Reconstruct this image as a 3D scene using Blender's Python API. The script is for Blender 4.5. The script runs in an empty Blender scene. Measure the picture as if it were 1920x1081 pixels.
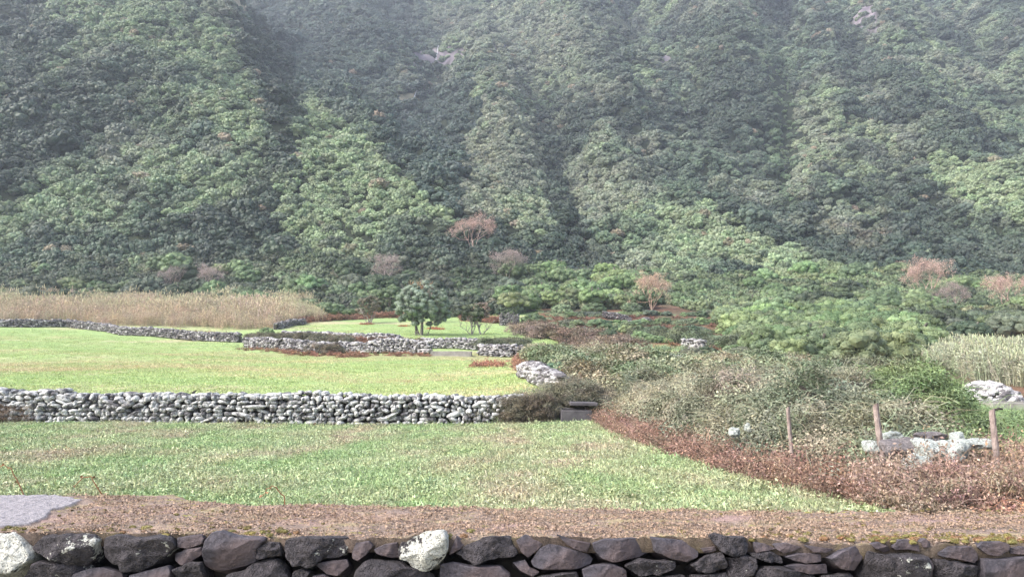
import bpy, math, random
import numpy as np
rng = np.random.default_rng(7)
random.seed(7)

# ------------------------------------------------------------------ camera, sky, sun, exposure
sc = bpy.context.scene
F = 1507.0
TH = math.atan(149.5 / F)
CT, ST = math.cos(TH), math.sin(TH)
EYE = 1.7
cd = bpy.data.cameras.new("camera"); cam = bpy.data.objects.new("camera", cd)
sc.collection.objects.link(cam); sc.camera = cam
cd.sensor_width = 36; cd.lens = F / 1920 * 36
cd.clip_start = 0.05; cd.clip_end = 6000
cam.location = (0, 0, EYE); cam.rotation_euler = (math.pi / 2 + TH, 0, 0)

SUN_EL, SUN_AZ = math.radians(44), math.radians(-112)   # azimuth from +Y clockwise: sun behind thin cloud, up to the left
w = bpy.data.worlds.new("World"); sc.world = w; w.use_nodes = True
wn = w.node_tree.nodes; wl = w.node_tree.links
sky = wn.new("ShaderNodeTexSky"); sky.sky_type = 'NISHITA'; sky.sun_disc = False
sky.sun_elevation = SUN_EL; sky.sun_rotation = SUN_AZ
sky.air_density = 1.0; sky.dust_density = 4.0; sky.ozone_density = 1.0
hs = wn.new("ShaderNodeHueSaturation"); hs.inputs["Saturation"].default_value = 0.72
wl.new(sky.outputs[0], hs.inputs["Color"])
bg = wn["Background"]; bg.inputs[1].default_value = 0.14
wl.new(hs.outputs[0], bg.inputs[0])
sd = bpy.data.lights.new("sun", 'SUN'); sun = bpy.data.objects.new("sun", sd)
sc.collection.objects.link(sun)
sd.energy = 1.15; sd.angle = math.radians(26); sd.color = (1.0, 0.97, 0.92)
sdir = np.array([math.sin(SUN_AZ) * math.cos(SUN_EL), math.cos(SUN_AZ) * math.cos(SUN_EL), math.sin(SUN_EL)])
from mathutils import Vector
sun.rotation_euler = Vector(sdir).to_track_quat('Z', 'Y').to_euler()
sc.view_settings.view_transform = 'Standard'; sc.view_settings.look = 'None'
sc.view_settings.exposure = 1.66; sc.view_settings.gamma = 1.0
sc.cycles.use_denoising = True; sc.cycles.denoising_prefilter = 'NONE'
sc.cycles.denoiser = 'OPENIMAGEDENOISE'
sc.cycles.max_bounces = 6; sc.cycles.diffuse_bounces = 3; sc.cycles.glossy_bounces = 1
sc.cycles.transmission_bounces = 2; sc.cycles.volume_bounces = 1
sc.cycles.use_adaptive_sampling = False

# ------------------------------------------------------------------ helpers
def at(u, v, Y):
    c = (540.5 - v) / F; a = (u - 960) / F
    t = Y / (CT - c * ST)
    return np.array([a * t, Y, EYE + (ST + c * CT) * t])

def proj(P):
    P = np.asarray(P, float)
    x = P[..., 0]; y = P[..., 1]; z = P[..., 2] - EYE
    fwd = y * CT + z * ST; up = -y * ST + z * CT
    fwd = np.maximum(fwd, 1e-3)
    return 960 + F * x / fwd, 540.5 - F * up / fwd

def _h(ix, iy, iz, s):
    n = (ix * 374761393 + iy * 668265263 + iz * 2147483647 + s * 1274126177) & 0xFFFFFFFF
    n = ((n ^ (n >> 13)) * 1274126177) & 0xFFFFFFFF
    n = n ^ (n >> 16)
    return (n & 0xFFFF) / 65535.0

def vnoise(x, y, z=0.0, s=0):
    x, y, z = np.broadcast_arrays(np.asarray(x, float), np.asarray(y, float), np.asarray(z, float))
    ix = np.floor(x).astype(np.int64); iy = np.floor(y).astype(np.int64); iz = np.floor(z).astype(np.int64)
    fx = x - ix; fy = y - iy; fz = z - iz
    fx = fx * fx * (3 - 2 * fx); fy = fy * fy * (3 - 2 * fy); fz = fz * fz * (3 - 2 * fz)
    def L(dz):
        a = _h(ix, iy, iz + dz, s); b = _h(ix + 1, iy, iz + dz, s)
        c = _h(ix, iy + 1, iz + dz, s); d = _h(ix + 1, iy + 1, iz + dz, s)
        return (a * (1 - fx) + b * fx) * (1 - fy) + (c * (1 - fx) + d * fx) * fy
    return (L(0) * (1 - fz) + L(1) * fz) * 2 - 1

def fbm(x, y, z=0.0, s=0, o=4):
    r = 0; a = 1.0; f = 1.0; t = 0
    for i in range(o):
        r = r + a * vnoise(x * f, y * f, z * f if not np.isscalar(z) else z, s + i * 17); t += a; a *= .5; f *= 2.03
    return r / t

def sstep(a, b, x):
    t = np.clip((x - a) / (b - a), 0, 1); return t * t * (3 - 2 * t)

def tag(o, label=None, cat=None, group=None, kind=None):
    if label: o["label"] = label
    if cat: o["category"] = cat
    if group: o["group"] = group
    if kind: o["kind"] = kind
    return o

def mk(name, V, faces, mat=None, parent=None, smooth=False, fattr=None, vattr=None, link=True):
    """faces: list of (N,k) int arrays"""
    me = bpy.data.meshes.new(name)
    V = np.asarray(V, np.float32)
    faces = [np.asarray(f, np.int32) for f in faces if len(f)]
    me.vertices.add(len(V)); me.vertices.foreach_set("co", V.ravel())
    tot = sum(f.size for f in faces); nf = sum(len(f) for f in faces)
    me.loops.add(tot); me.polygons.add(nf)
    me.loops.foreach_set("vertex_index", np.concatenate([f.ravel() for f in faces]))
    sz = np.concatenate([np.full(len(f), f.shape[1], np.int32) for f in faces])
    st = np.concatenate([[0], np.cumsum(sz)[:-1]]).astype(np.int32)
    me.polygons.foreach_set("loop_start", st)
    try: me.polygons.foreach_set("loop_total", sz)
    except Exception: pass
    me.polygons.foreach_set("use_smooth", np.full(nf, smooth, bool))
    for src, dom in ((fattr, 'FACE'), (vattr, 'POINT')):
        for k, a in (src or {}).items():
            a = np.asarray(a, np.float32)
            if a.ndim == 1:
                at_ = me.attributes.new(k, 'FLOAT', dom); at_.data.foreach_set("value", a)
            else:
                at_ = me.attributes.new(k, 'FLOAT_COLOR', dom)
                at_.data.foreach_set("color", np.concatenate([a, np.ones((len(a), 1), np.float32)], 1).ravel())
    me.update(calc_edges=True)
    if mat: me.materials.append(mat)
    o = bpy.data.objects.new(name, me)
    if link: sc.collection.objects.link(o)
    if parent is not None: o.parent = parent
    return o

def empty(name, loc=(0, 0, 0), rz=0):
    o = bpy.data.objects.new(name, None); sc.collection.objects.link(o)
    o.location = loc; o.rotation_euler = (0, 0, rz); o.empty_display_size = .1
    return o

class MB:
    """collects pieces of geometry into one mesh"""
    def __init__(s): s.V = []; s.F = {}; s.R = {}; s.n = 0
    def add(s, V, F, rnd=None):
        V = np.asarray(V, float); F = np.asarray(F, int)
        k = F.shape[1]
        s.F.setdefault(k, []).append(F + s.n); s.V.append(V); s.n += len(V)
        if rnd is None: rnd = np.full(len(F), rng.random())
        s.R.setdefault(k, []).append(np.broadcast_to(rnd, (len(F),)))
    def build(s, name, mat, parent=None, smooth=False, link=True):
        ks = sorted(s.F)
        return mk(name, np.concatenate(s.V), [np.concatenate(s.F[k]) for k in ks], mat, parent, smooth,
                  fattr={"rnd": np.concatenate([np.concatenate(s.R[k]) for k in ks])}, link=link)

def ico(sub):
    t = (1 + 5 ** .5) / 2
    V = [(-1, t, 0), (1, t, 0), (-1, -t, 0), (1, -t, 0), (0, -1, t), (0, 1, t), (0, -1, -t), (0, 1, -t), (t, 0, -1), (t, 0, 1), (-t, 0, -1), (-t, 0, 1)]
    Fc = [(0, 11, 5), (0, 5, 1), (0, 1, 7), (0, 7, 10), (0, 10, 11), (1, 5, 9), (5, 11, 4), (11, 10, 2), (10, 7, 6), (7, 1, 8),
          (3, 9, 4), (3, 4, 2), (3, 2, 6), (3, 6, 8), (3, 8, 9), (4, 9, 5), (2, 4, 11), (6, 2, 10), (8, 6, 7), (9, 8, 1)]
    V = [np.array(v) / np.linalg.norm(v) for v in V]
    for _ in range(sub):
        m = {}; N = []
        def mid(a, b):
            k = (min(a, b), max(a, b))
            if k not in m:
                q = V[a] + V[b]; V.append(q / np.linalg.norm(q)); m[k] = len(V) - 1
            return m[k]
        for a, b, c in Fc:
            x, y, z = mid(a, b), mid(b, c), mid(c, a)
            N += [(a, x, z), (b, y, x), (c, z, y), (x, y, z)]
        Fc = N
    return np.array(V), np.array(Fc)
ICO = {i: ico(i) for i in range(4)}

def tube(P, R, n=5):
    P = np.asarray(P, float); R = np.broadcast_to(np.asarray(R, float), (len(P),))
    T = np.gradient(P, axis=0); T /= np.linalg.norm(T, axis=1)[:, None] + 1e-9
    ref = np.where(np.abs(T[:, 2:3]) > .9, np.array([[1., 0, 0]]), np.array([[0, 0, 1.]]))
    A = np.cross(T, ref); A /= np.linalg.norm(A, axis=1)[:, None] + 1e-9
    B = np.cross(T, A)
    a = np.arange(n) * 2 * math.pi / n
    V = (P[:, None] + R[:, None, None] * (np.cos(a)[None, :, None] * A[:, None] + np.sin(a)[None, :, None] * B[:, None])).reshape(-1, 3)
    i = np.arange(len(P) - 1)[:, None] * n; j = np.arange(n)[None]; j2 = (j + 1) % n
    Fq = np.stack([i + j, i + j2, i + n + j2, i + n + j], -1).reshape(-1, 4)
    return V, Fq

def leaves(C, N, S, asp=.55, jit=.6):
    """rhombus leaves at C with normals N, size S"""
    n = len(C); N = N + rng.normal(0, jit, (n, 3)); N /= np.linalg.norm(N, axis=1)[:, None] + 1e-9
    T = np.cross(N, rng.normal(0, 1, (n, 3))); T /= np.linalg.norm(T, axis=1)[:, None] + 1e-9
    B = np.cross(N, T); S = np.broadcast_to(np.asarray(S, float), (n,))[:, None]
    V = np.stack([C - T * S, C + B * S * asp + N * S * .15, C + T * S, C - B * S * asp + N * S * .15], 1).reshape(-1, 3)
    return V, np.arange(4 * n).reshape(-1, 4)

def blobs(C, R, sub=1, amp=.25, fr=1.5):
    """many deformed balls: C (n,3), R (n,3) radii -> V, F, per-blob id of faces"""
    V0, F0 = ICO[sub]; n = len(C)
    C = np.asarray(C, float); R = np.asarray(R, float)
    if R.ndim == 1: R = np.repeat(R[:, None], 3, 1)
    off = rng.random((n, 1, 3)) * 100
    q = V0[None] * fr + off
    d = 1 + amp * vnoise(q[..., 0], q[..., 1], q[..., 2])
    V = C[:, None] + V0[None] * R[:, None] * d[..., None]
    Fc = F0[None] + (np.arange(n) * len(V0))[:, None, None]
    return V.reshape(-1, 3), Fc.reshape(-1, 3), np.repeat(np.arange(n), len(F0))

# ------------------------------------------------------------------ materials
def newmat(name):
    m = bpy.data.materials.new(name); m.use_nodes = True
    nt = m.node_tree; return m, nt.nodes, nt.links, nt.nodes["Principled BSDF"]

def N(nodes, t, **k):
    n = nodes.new(t)
    for a, b in k.items(): setattr(n, a, b)
    return n

def noise(nodes, links, vec, scale, detail=4, rough=.55, dist=0):
    n = nodes.new("ShaderNodeTexNoise"); n.inputs["Scale"].default_value = scale
    n.inputs["Detail"].default_value = detail; n.inputs["Roughness"].default_value = rough; n.inputs["Distortion"].default_value = dist
    if vec is not None: links.new(vec, n.inputs["Vector"])
    return n.outputs["Fac"]

def ramp(nodes, links, fac, stops):
    r = nodes.new("ShaderNodeValToRGB"); links.new(fac, r.inputs[0])
    e = r.color_ramp.elements
    while len(e) < len(stops): e.new(.5)
    for i, (p, c) in enumerate(stops):
        e[i].position = p; e[i].color = (c, c, c, 1) if np.isscalar(c) else (*c, 1)
    return r.outputs[0]

def mix(nodes, links, fac, a, b, bt='MIX'):
    m = nodes.new("ShaderNodeMix"); m.data_type = 'RGBA'; m.blend_type = bt
    if hasattr(fac, 'links') or hasattr(fac, 'is_output'): links.new(fac, m.inputs[0])
    else: m.inputs[0].default_value = fac
    for i, s in ((6, a), (7, b)):
        if hasattr(s, 'is_output'): links.new(s, m.inputs[i])
        else: m.inputs[i].default_value = (*s, 1)
    return m.outputs[2]

def bump(nodes, links, h, bs, strength=.5, dist=.02):
    b = nodes.new("ShaderNodeBump"); b.inputs["Strength"].default_value = strength; b.inputs["Distance"].default_value = dist
    links.new(h, b.inputs["Height"]); links.new(b.outputs[0], bs.inputs["Normal"])

def leafmat(name, alt=(1.25, 1.05, .8), alt_amt=.35, lo=.6, hi=1.35, rough=.55, spec=.35, transl=.0):
    """colour = instance/object tint, varied leaf by leaf"""
    m, n, l, b = newmat(name)
    t = N(n, "ShaderNodeAttribute", attribute_type='INSTANCER', attribute_name='tint')
    r = N(n, "ShaderNodeAttribute", attribute_type='GEOMETRY', attribute_name='rnd')
    mr = N(n, "ShaderNodeMapRange"); l.new(r.outputs["Fac"], mr.inputs[0]); mr.inputs[3].default_value = lo; mr.inputs[4].default_value = hi
    v = N(n, "ShaderNodeVectorMath", operation='SCALE'); l.new(t.outputs["Color"], v.inputs[0]); l.new(mr.outputs[0], v.inputs["Scale"])
    fr = N(n, "ShaderNodeMath", operation='FRACT'); ml = N(n, "ShaderNodeMath", operation='MULTIPLY'); ml.inputs[1].default_value = 7.31
    l.new(r.outputs["Fac"], ml.inputs[0]); l.new(ml.outputs[0], fr.inputs[0])
    f2 = N(n, "ShaderNodeMath", operation='MULTIPLY'); f2.inputs[1].default_value = alt_amt; l.new(fr.outputs[0], f2.inputs[0])
    c2 = mix(n, l, 1.0, v.outputs[0], alt, 'MULTIPLY')
    c = mix(n, l, f2.outputs[0], v.outputs[0], c2)
    l.new(c, b.inputs["Base Color"]); b.inputs["Roughness"].default_value = rough; b.inputs["Specular IOR Level"].default_value = spec
    return m

M = {}
M['forest'] = leafmat("forest_leaf", lo=.45, hi=1.55)
M['leaf'] = leafmat("tree_leaf", lo=.5, hi=1.5)
M['bramble'] = leafmat("bramble_leaf", alt=(1.55, 1.35, 1.2), alt_amt=.5, lo=.5, hi=1.45, rough=.55, spec=.4)
M['dry'] = leafmat("dry_stem", alt=(1.35, 1.15, .9), alt_amt=.6, lo=.55, hi=1.6, rough=.8, spec=.1)
M['reed'] = leafmat("reed_blade", alt=(.9, .95, .75), alt_amt=.6, lo=.6, hi=1.4, rough=.7, spec=.15)
M['grass'] = leafmat("grass_blade", alt=(1.5, 1.05, .9), alt_amt=.45, lo=.6, hi=1.5, rough=.5, spec=.4)

def barkmat(name, c1, c2):
    m, n, l, b = newmat(name)
    tc = N(n, "ShaderNodeTexCoord"); f = noise(n, l, tc.outputs["Object"], 6, 5)
    c = mix(n, l, ramp(n, l, f, [(.35, 0.), (.65, 1.)]), c1, c2); l.new(c, b.inputs["Base Color"])
    b.inputs["Roughness"].default_value = .9; b.inputs["Specular IOR Level"].default_value = .15
    bump(n, l, f, b, .6, .05); return m
M['bark'] = barkmat("bark", (.10, .085, .075), (.26, .24, .22))
M['bark_pale'] = barkmat("bark_pale", (.2, .17, .155), (.42, .38, .36))
M['post'] = barkmat("weathered_post", (.15, .11, .10), (.38, .31, .28))

def stonemat(name, dark, mid, lich, lo, hi, sc_=1.0, bumpd=.02, pits=False, warm=None):
    """basalt with lichen crust; the object property lichen shifts how much is covered"""
    m, n, l, b = newmat(name)
    tc = N(n, "ShaderNodeTexCoord"); p = tc.outputs["Object"]
    r = N(n, "ShaderNodeAttribute", attribute_type='GEOMETRY', attribute_name='rnd')
    f1 = noise(n, l, p, 9 * sc_, 6, .65); f2 = noise(n, l, p, 40 * sc_, 5, .7)
    base = mix(n, l, ramp(n, l, f1, [(.3, 0.), (.7, 1.)]), dark, mid)
    base = mix(n, l, ramp(n, l, f2, [(.45, 0.), (.75, .7)]), base, tuple(min(1, x * 1.7) for x in mid))
    if warm:
        base = mix(n, l, ramp(n, l, noise(n, l, p, 3.5 * sc_, 2), [(.5, 0.), (.62, .6)]), base, warm)
    la = N(n, "ShaderNodeAttribute", attribute_type='OBJECT', attribute_name='lichen')
    f3 = noise(n, l, p, 7 * sc_, 5, .62, .3); f4 = noise(n, l, p, 55 * sc_, 3, .6)
    a = N(n, "ShaderNodeMath", operation='ADD'); l.new(f3, a.inputs[0]); l.new(la.outputs["Fac"], a.inputs[1])
    a2 = N(n, "ShaderNodeMath", operation='MULTIPLY_ADD'); l.new(r.outputs["Fac"], a2.inputs[0]); a2.inputs[1].default_value = .16; l.new(a.outputs[0], a2.inputs[2])
    a3 = N(n, "ShaderNodeMath", operation='MULTIPLY_ADD'); l.new(f4, a3.inputs[0]); a3.inputs[1].default_value = .25; l.new(a2.outputs[0], a3.inputs[2])
    msk = ramp(n, l, a3.outputs[0], [(lo, 0.), (hi, 1.)])
    lc = mix(n, l, ramp(n, l, f4, [(.35, 0.), (.6, 1.)]), tuple(x * .55 for x in lich), lich)
    c = mix(n, l, msk, base, lc)
    l.new(c, b.inputs["Base Color"]); b.inputs["Roughness"].default_value = .78; b.inputs["Specular IOR Level"].default_value = .35
    hh = N(n, "ShaderNodeMath", operation='MULTIPLY_ADD'); l.new(f2, hh.inputs[0]); hh.inputs[1].default_value = .6; l.new(f1, hh.inputs[2])
    h = hh.outputs[0]
    if pits:
        vo = N(n, "ShaderNodeTexVoronoi"); vo.inputs["Scale"].default_value = 70 * sc_; l.new(p, vo.inputs["Vector"])
        pr = ramp(n, l, vo.outputs["Distance"], [(.12, 0.), (.4, 1.)])
        h3 = N(n, "ShaderNodeMath", operation='MULTIPLY_ADD'); l.new(pr, h3.inputs[0]); h3.inputs[1].default_value = .35; l.new(h, h3.inputs[2]); h = h3.outputs[0]
    h4 = N(n, "ShaderNodeMath", operation='MULTIPLY_ADD'); l.new(msk, h4.inputs[0]); h4.inputs[1].default_value = .3; l.new(h, h4.inputs[2])
    bump(n, l, h4.outputs[0], b, .9, bumpd)
    return m
M['stone'] = stonemat("lichened_basalt", (.035, .033, .036), (.13, .125, .13), (.64, .64, .62), .57, .72, .55, .03)
M['stone_far'] = stonemat("far_wall_basalt", (.04, .036, .038), (.15, .14, .145), (.52, .50, .50), .64, .78, .35, .03)
M['basalt_r'] = stonemat("pocked_basalt", (.016, .0145, .017), (.072, .064, .072), (.66, .66, .60), .86, .90, 1.6, .03, pits=True)
M['basalt_f'] = stonemat("split_basalt", (.028, .025, .032), (.082, .075, .090), (.62, .62, .57), .93, .96, 1.3, .016, warm=(.11, .078, .076))
M['boulder'] = stonemat("crusted_boulder", (.06, .055, .06), (.17, .15, .15), (.40, .43, .40), .54, .64, .8, .03)

def plain(name, c1, c2, scale=8, rough=.85, bd=.01, bs_=.5):
    m, n, l, b = newmat(name); tc = N(n, "ShaderNodeTexCoord")
    f = noise(n, l, tc.outputs["Object"], scale, 6, .65)
    l.new(mix(n, l, ramp(n, l, f, [(.3, 0.), (.7, 1.)]), c1, c2), b.inputs["Base Color"])
    b.inputs["Roughness"].default_value = rough; bump(n, l, f, b, bs_, bd); return m
M['core'] = plain("wall_earth_core", (.018, .015, .014), (.05, .042, .038), 6)
M['concrete'] = plain("weathered_concrete", (.20, .185, .17), (.36, .335, .31), 3)
M['concrete_dark'] = plain("damp_concrete", (.05, .047, .053), (.115, .105, .112), 4)
M['mound'] = plain("thicket_floor", (.03, .026, .02), (.07, .055, .04), 5)
M['water'] = plain("falling_water", (.30, .31, .34), (.55, .56, .60), 3, .4)
M['bird'] = plain("bird_feather", (.03, .035, .025), (.07, .07, .05), 20)
M['lead'] = plain("tarmac", (.05, .05, .052), (.09, .09, .09), 30)

# ------------------------------------------------------------------ terrain
TV = np.array([600, 522, 425, 300, 150, 0, -130, -230]); TY = np.array([120, 170, 240, 340, 470, 620, 800, 1000.])
def Yb(v): return np.interp(-np.asarray(v, float), -TV, TY)
ctrl = []
def cp(u, v, Y): ctrl.append(at(u, v, Y))
for x in (-25, -8, 0, 8, 25):
    for y, z in ((-40, 0), (-5, 0), (3, 0), (9, .02)): ctrl.append(np.array([x, y, z], float))
for x in (-22, -10, 0): ctrl.append(np.array([x, 24, -.05]))
for p in ((8, 20, .15), (12, 10, .1), (14, 28, .2), (20, 33, .3), (-18, 28, .08), (-4, 28, .05)): ctrl.append(np.array(p, float))
STEP = .4
for u, v, Y in ((200, 700, 44), (600, 700, 44), (100, 660, 68), (500, 672, 62), (850, 673, 62), (100, 632, 86), (300, 642, 82), (60, 613, 100), (430, 636, 86), (960, 712, 37)):
    p = at(u, v, Y); p[2] -= STEP; ctrl.append(p)
for u, v, Y in ((600, 620, 98), (740, 602, 114), (790, 630, 86), (960, 640, 82), (1080, 652, 76), (900, 608, 106), (300, 600, 110), (-150, 595, 108), (0, 598, 108), (300, 580, 130),
                (600, 585, 125), (1000, 622, 98), (1100, 604, 108), (1200, 640, 86), (1200, 594, 116), (1350, 572, 135), (1400, 655, 80), (1500, 606, 110), (1700, 664, 68),
                (1700, 606, 108), (1850, 693, 48), (1920, 645, 75), (1650, 693, 50), (1300, 692, 45), (1100, 702, 36), (2100, 700, 50), (2200, 650, 75)):
    cp(u, v, Y)
    if u < 1000 or (1000 <= u <= 1100 and Y > 60): ctrl[-1][2] -= STEP
for Y, v in zip(TY[1:], TV[1:]):
    for r in (-1.1, -.66, -.22, .22, .66, 1.1):
        z = at(960, v, Y)[2]; ctrl.append(np.array([r * Y, Y, z]))
ctrl = np.array(ctrl)
def _U(r2): return np.where(r2 > 1e-12, r2 * np.log(r2 + 1e-12), 0)
_X = ctrl[:, :2] / 100; n_ = len(_X)
_K = _U(((_X[:, None] - _X[None]) ** 2).sum(-1)) + np.eye(n_) * 1e-4
_P = np.concatenate([np.ones((n_, 1)), _X], 1)
_A = np.block([[_K, _P], [_P.T, np.zeros((3, 3))]])
_W = np.linalg.solve(_A, np.concatenate([ctrl[:, 2], [0, 0, 0]]))
def tps(x, y):
    x = np.asarray(x, float).ravel() / 100; y = np.asarray(y, float).ravel() / 100
    out = np.empty(len(x))
    for i in range(0, len(x), 20000):
        X = np.stack([x[i:i + 20000], y[i:i + 20000]], 1)
        out[i:i + 20000] = _U(((X[:, None] - _X[None]) ** 2).sum(-1)) @ _W[:n_] + _W[n_] + X @ _W[n_ + 1:]
    return out

def RL(pts): return np.array([at(u, v, f * Yb(v)) for u, v, f in pts])
RIDGES = [
 (RL([(330, -120, .55), (385, 0, .55), (450, 90, .55), (488, 170, .56), (500, 235, .58), (480, 320, .66), (430, 400, .80), (350, 470, .96)]), .85, 9),
 (RL([(120, -80, .55), (200, 60, .55), (245, 150, .57), (300, 260, .63), (330, 360, .76), (300, 440, .92)]), .95, 8),
 (RL([(-120, 0, .55), (0, 110, .56), (60, 230, .62), (100, 330, .74), (120, 420, .88), (130, 480, 1.)]), .75, 8),
 (RL([(-300, 100, .5), (-150, 250, .62), (-60, 380, .8), (-20, 450, 1.)]), .7, 8),
 (RL([(600, 110, .92), (565, 200, .72), (640, 237, .67), (710, 285, .64), (765, 350, .66), (830, 410, .76), (880, 455, .93)]), .62, 10),
 (RL([(620, -80, .9), (700, 60, .88), (770, 130, .9), (800, 180, .95)]), .9, 8),
 (RL([(900, 60, .93), (925, 180, .74), (955, 270, .70), (975, 350, .72), (1000, 420, .82), (1020, 460, .95)]), .8, 8),
 (RL([(1060, -80, .84), (1100, 60, .80), (1130, 180, .78), (1150, 300, .79), (1200, 380, .88), (1260, 450, .95)]), .8, 6),
 (RL([(1330, -90, .72), (1350, 20, .72), (1400, 120, .72), (1450, 210, .77), (1440, 300, .85), (1400, 400, .93)]), .9, 5),
 (RL([(1500, -60, .80), (1540, 100, .78), (1520, 240, .77), (1520, 330, .82), (1560, 420, .92)]), 1.0, 5),
 (RL([(1640, -20, .78), (1680, 150, .75), (1780, 280, .73), (1900, 370, .75), (2050, 440, .85)]), .85, 5),
 (RL([(1300, 430, .93), (1450, 465, .9), (1580, 500, .88), (1700, 560, .9)]), .5, 6),
 (RL([(1850, -50, .8), (1930, 120, .78), (2050, 260, .76)]), .9, 6),
]
def seg_dist(x, y, L):
    best = np.full(x.shape, 1e9); z = np.zeros(x.shape)
    for a, b in zip(L[:-1], L[1:]):
        d = b[:2] - a[:2]; t = np.clip(((x - a[0]) * d[0] + (y - a[1]) * d[1]) / (d @ d), 0, 1)
        q = np.hypot(x - a[0] - t * d[0], y - a[1] - t * d[1])
        m = q < best; best = np.where(m, q, best); z = np.where(m, a[2] + t * (b[2] - a[2]), z)
    return best, z
def ridge_h(x, y, L, k, rd):
    h = np.full(x.shape, -1e9)
    for a, b in zip(L[:-1], L[1:]):
        d = b[:2] - a[:2]; t = np.clip(((x - a[0]) * d[0] + (y - a[1]) * d[1]) / (d @ d), 0, 1)
        q = np.hypot(x - a[0] - t * d[0], y - a[1] - t * d[1])
        h = np.maximum(h, a[2] + t * (b[2] - a[2]) - k * (np.sqrt(q * q + rd * rd) - rd))
    return h
GULLY = [(RL([(1490, 60, .93), (1440, 130, .93), (1480, 210, .93), (1468, 300, .95), (1472, 370, .97)]), 14, 7),
         (RL([(1010, 200, .95), (1030, 270, .95), (1038, 360, .96), (1045, 450, .98)]), 14, 8),
         (RL([(850, 140, 1.0), (820, 230, .98), (840, 330, .98), (850, 400, .97)]), 16, 6),
         (RL([(470, 80, .95), (510, 200, .95), (525, 300, .96), (500, 400, .97)]), 16, 6),
         (RL([(1240, 60, .92), (1290, 180, .93), (1300, 300, .95)]), 12, 5)]
def H(x, y):
    x = np.asarray(x, float); y = np.asarray(y, float); shp = x.shape
    x = x.ravel(); y = y.ravel()
    wob = y + 2.2 * fbm(x / 11, y * 0, 0., 24, 2); per = 10.5; fr_ = wob / per - np.floor(wob / per)
    yq = (np.floor(wob / per) + sstep(.80, 1.0, fr_)) * per - (wob - y); wt = sstep(.045, .075, x / np.maximum(y, 1)) * (1 - sstep(.26, .33, x / np.maximum(y, 1))) * sstep(74, 80, y) * (1 - sstep(118, 126, y))
    z = tps(x, y * (1 - wt) + yq * wt)
    z += STEP * sstep(25.6, 26.4, y) * (1 - sstep(2.2, 3.2, x) * (1 - sstep(60, 70, y))) * (1 - sstep(110, 140, y))
    f = sstep(125, 190, y)
    far = y > 110
    if far.any():
        X, Y = x[far], y[far]; zz = z[far]
        r = 1 - np.abs(fbm(X / 26 + .15 * Y / 26, Y / 110, 0., 3, 3)) * 2
        zz = zz + sstep(150, 260, Y) * (5 * r - 2.5)
        wx = X + 9 * fbm(X / 40, Y / 40, 0., 12, 2); r2 = 1 - np.abs(vnoise(wx / 15 - .10 * np.abs(X) / 15, Y / 95, 0., 13)) * 2
        zz = zz + sstep(170, 270, Y) * (5.5 * r2 - 2)
        for L, k, rd in RIDGES:
            h = ridge_h(X, Y, L, k, rd) + 2.5 * fbm(X / 14, Y / 14, 0., 9, 2)
            zz = .5 * (zz + h + np.sqrt((zz - h) ** 2 + 36))
        for L, wd, dp in GULLY:
            d, _ = seg_dist(X, Y, L); zz = zz - 2.1 * dp * np.exp(-(d / wd) ** 2)
        cush = np.abs(fbm(X / 17, Y / 21, 0., 5, 2)) * 1.5 + .5 * np.abs(fbm(X / 7.5, Y / 8.5, 0., 6, 2)) * 1.5
        zz = zz + sstep(150, 240, Y) * (6.5 * cush - 2)
        z[far] = z[far] * (1 - f[far]) + zz * f[far]
    z += .04 * fbm(x / 1.7, y / 1.7, 0., 21, 2) * sstep(4.5, 7, y) + .25 * fbm(x / 9, y / 9, 0., 22, 2) * sstep(40, 60, y)
    return z.reshape(shp)
def H1(x, y): return float(H(np.array([x]), np.array([y]))[0])
def ground_hit(u, v, y0=5, y1=900):
    """the terrain point a photo pixel looks at"""
    Y = np.concatenate([np.arange(y0, 60, .25), np.arange(60, y1, 1.)]); P = np.array([at(u, v, t) for t in Y])
    d = P[:, 2] - H(P[:, 0], P[:, 1]); i = np.argmax(d < 0)
    return P[i] if d[i] < 0 else P[-1]

# painted regions of the hillside: plant colour, with terrain shading painted into it
def inpoly(x, y, poly):
    c = np.zeros(np.shape(x), bool); n = len(poly); j = n - 1
    for i in range(n):
        xi, yi = poly[i]; xj, yj = poly[j]
        c ^= ((yi > y) != (yj > y)) & (x < (xj - xi) * (y - yi) / (yj - yi + 1e-12) + xi); j = i
    return c

print("terrain")
rows = np.concatenate([np.linspace(-60, 4, 12), np.linspace(4.5, 40, 150), np.linspace(40.5, 125, 130), 125 * (1000 / 125.) ** np.linspace(.005, 1, 330)])
cols = np.sign(np.linspace(-1, 1, 381)) * np.abs(np.linspace(-1, 1, 381)) ** 1.15
GX = cols[None] * (.95 * np.maximum(rows, 0)[:, None] + 45); GY = np.repeat(rows[:, None], len(cols), 1)
GZ = H(GX, GY)
U, Vv = proj(np.stack([GX, GY, GZ], -1))
# albedo of the ground itself
col = np.empty(GX.shape + (3,)); 
n1 = fbm(GX / 3.2, GY / 3.2, 0., 31, 4); n2 = fbm(GX / .7, GY / .7, 0., 32, 3); n3 = fbm(GX / 16, GY / 5, 0., 33, 3)
g1 = np.array([.25, .345, .14]); g2 = np.array([.29, .37, .155]); br = np.array([.42, .36, .24])
def lerp(a, b, t): return a * (1 - t[..., None]) + b * t[..., None]
near = GY < 25.8
c_near = lerp(np.array([.22, .29, .14]), np.array([.34, .285, .215]), np.clip(.45 + n1 * 1.1 + n2 * .3, 0, 1))
c_far = lerp(lerp(g1, g2, np.clip(.5 + n3, 0, 1)), br, np.clip(n1 * .6 + n3 * 1.1 - .05 + n2 * .15, 0, .8))
band = np.exp(-((Vv - 690) / 9) ** 2) * sstep(700, 100, U) * (GY > 30) + .8 * np.exp(-((Vv - 668) / 7) ** 2) * (U < 1000) * sstep(200, 500, U)
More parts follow.
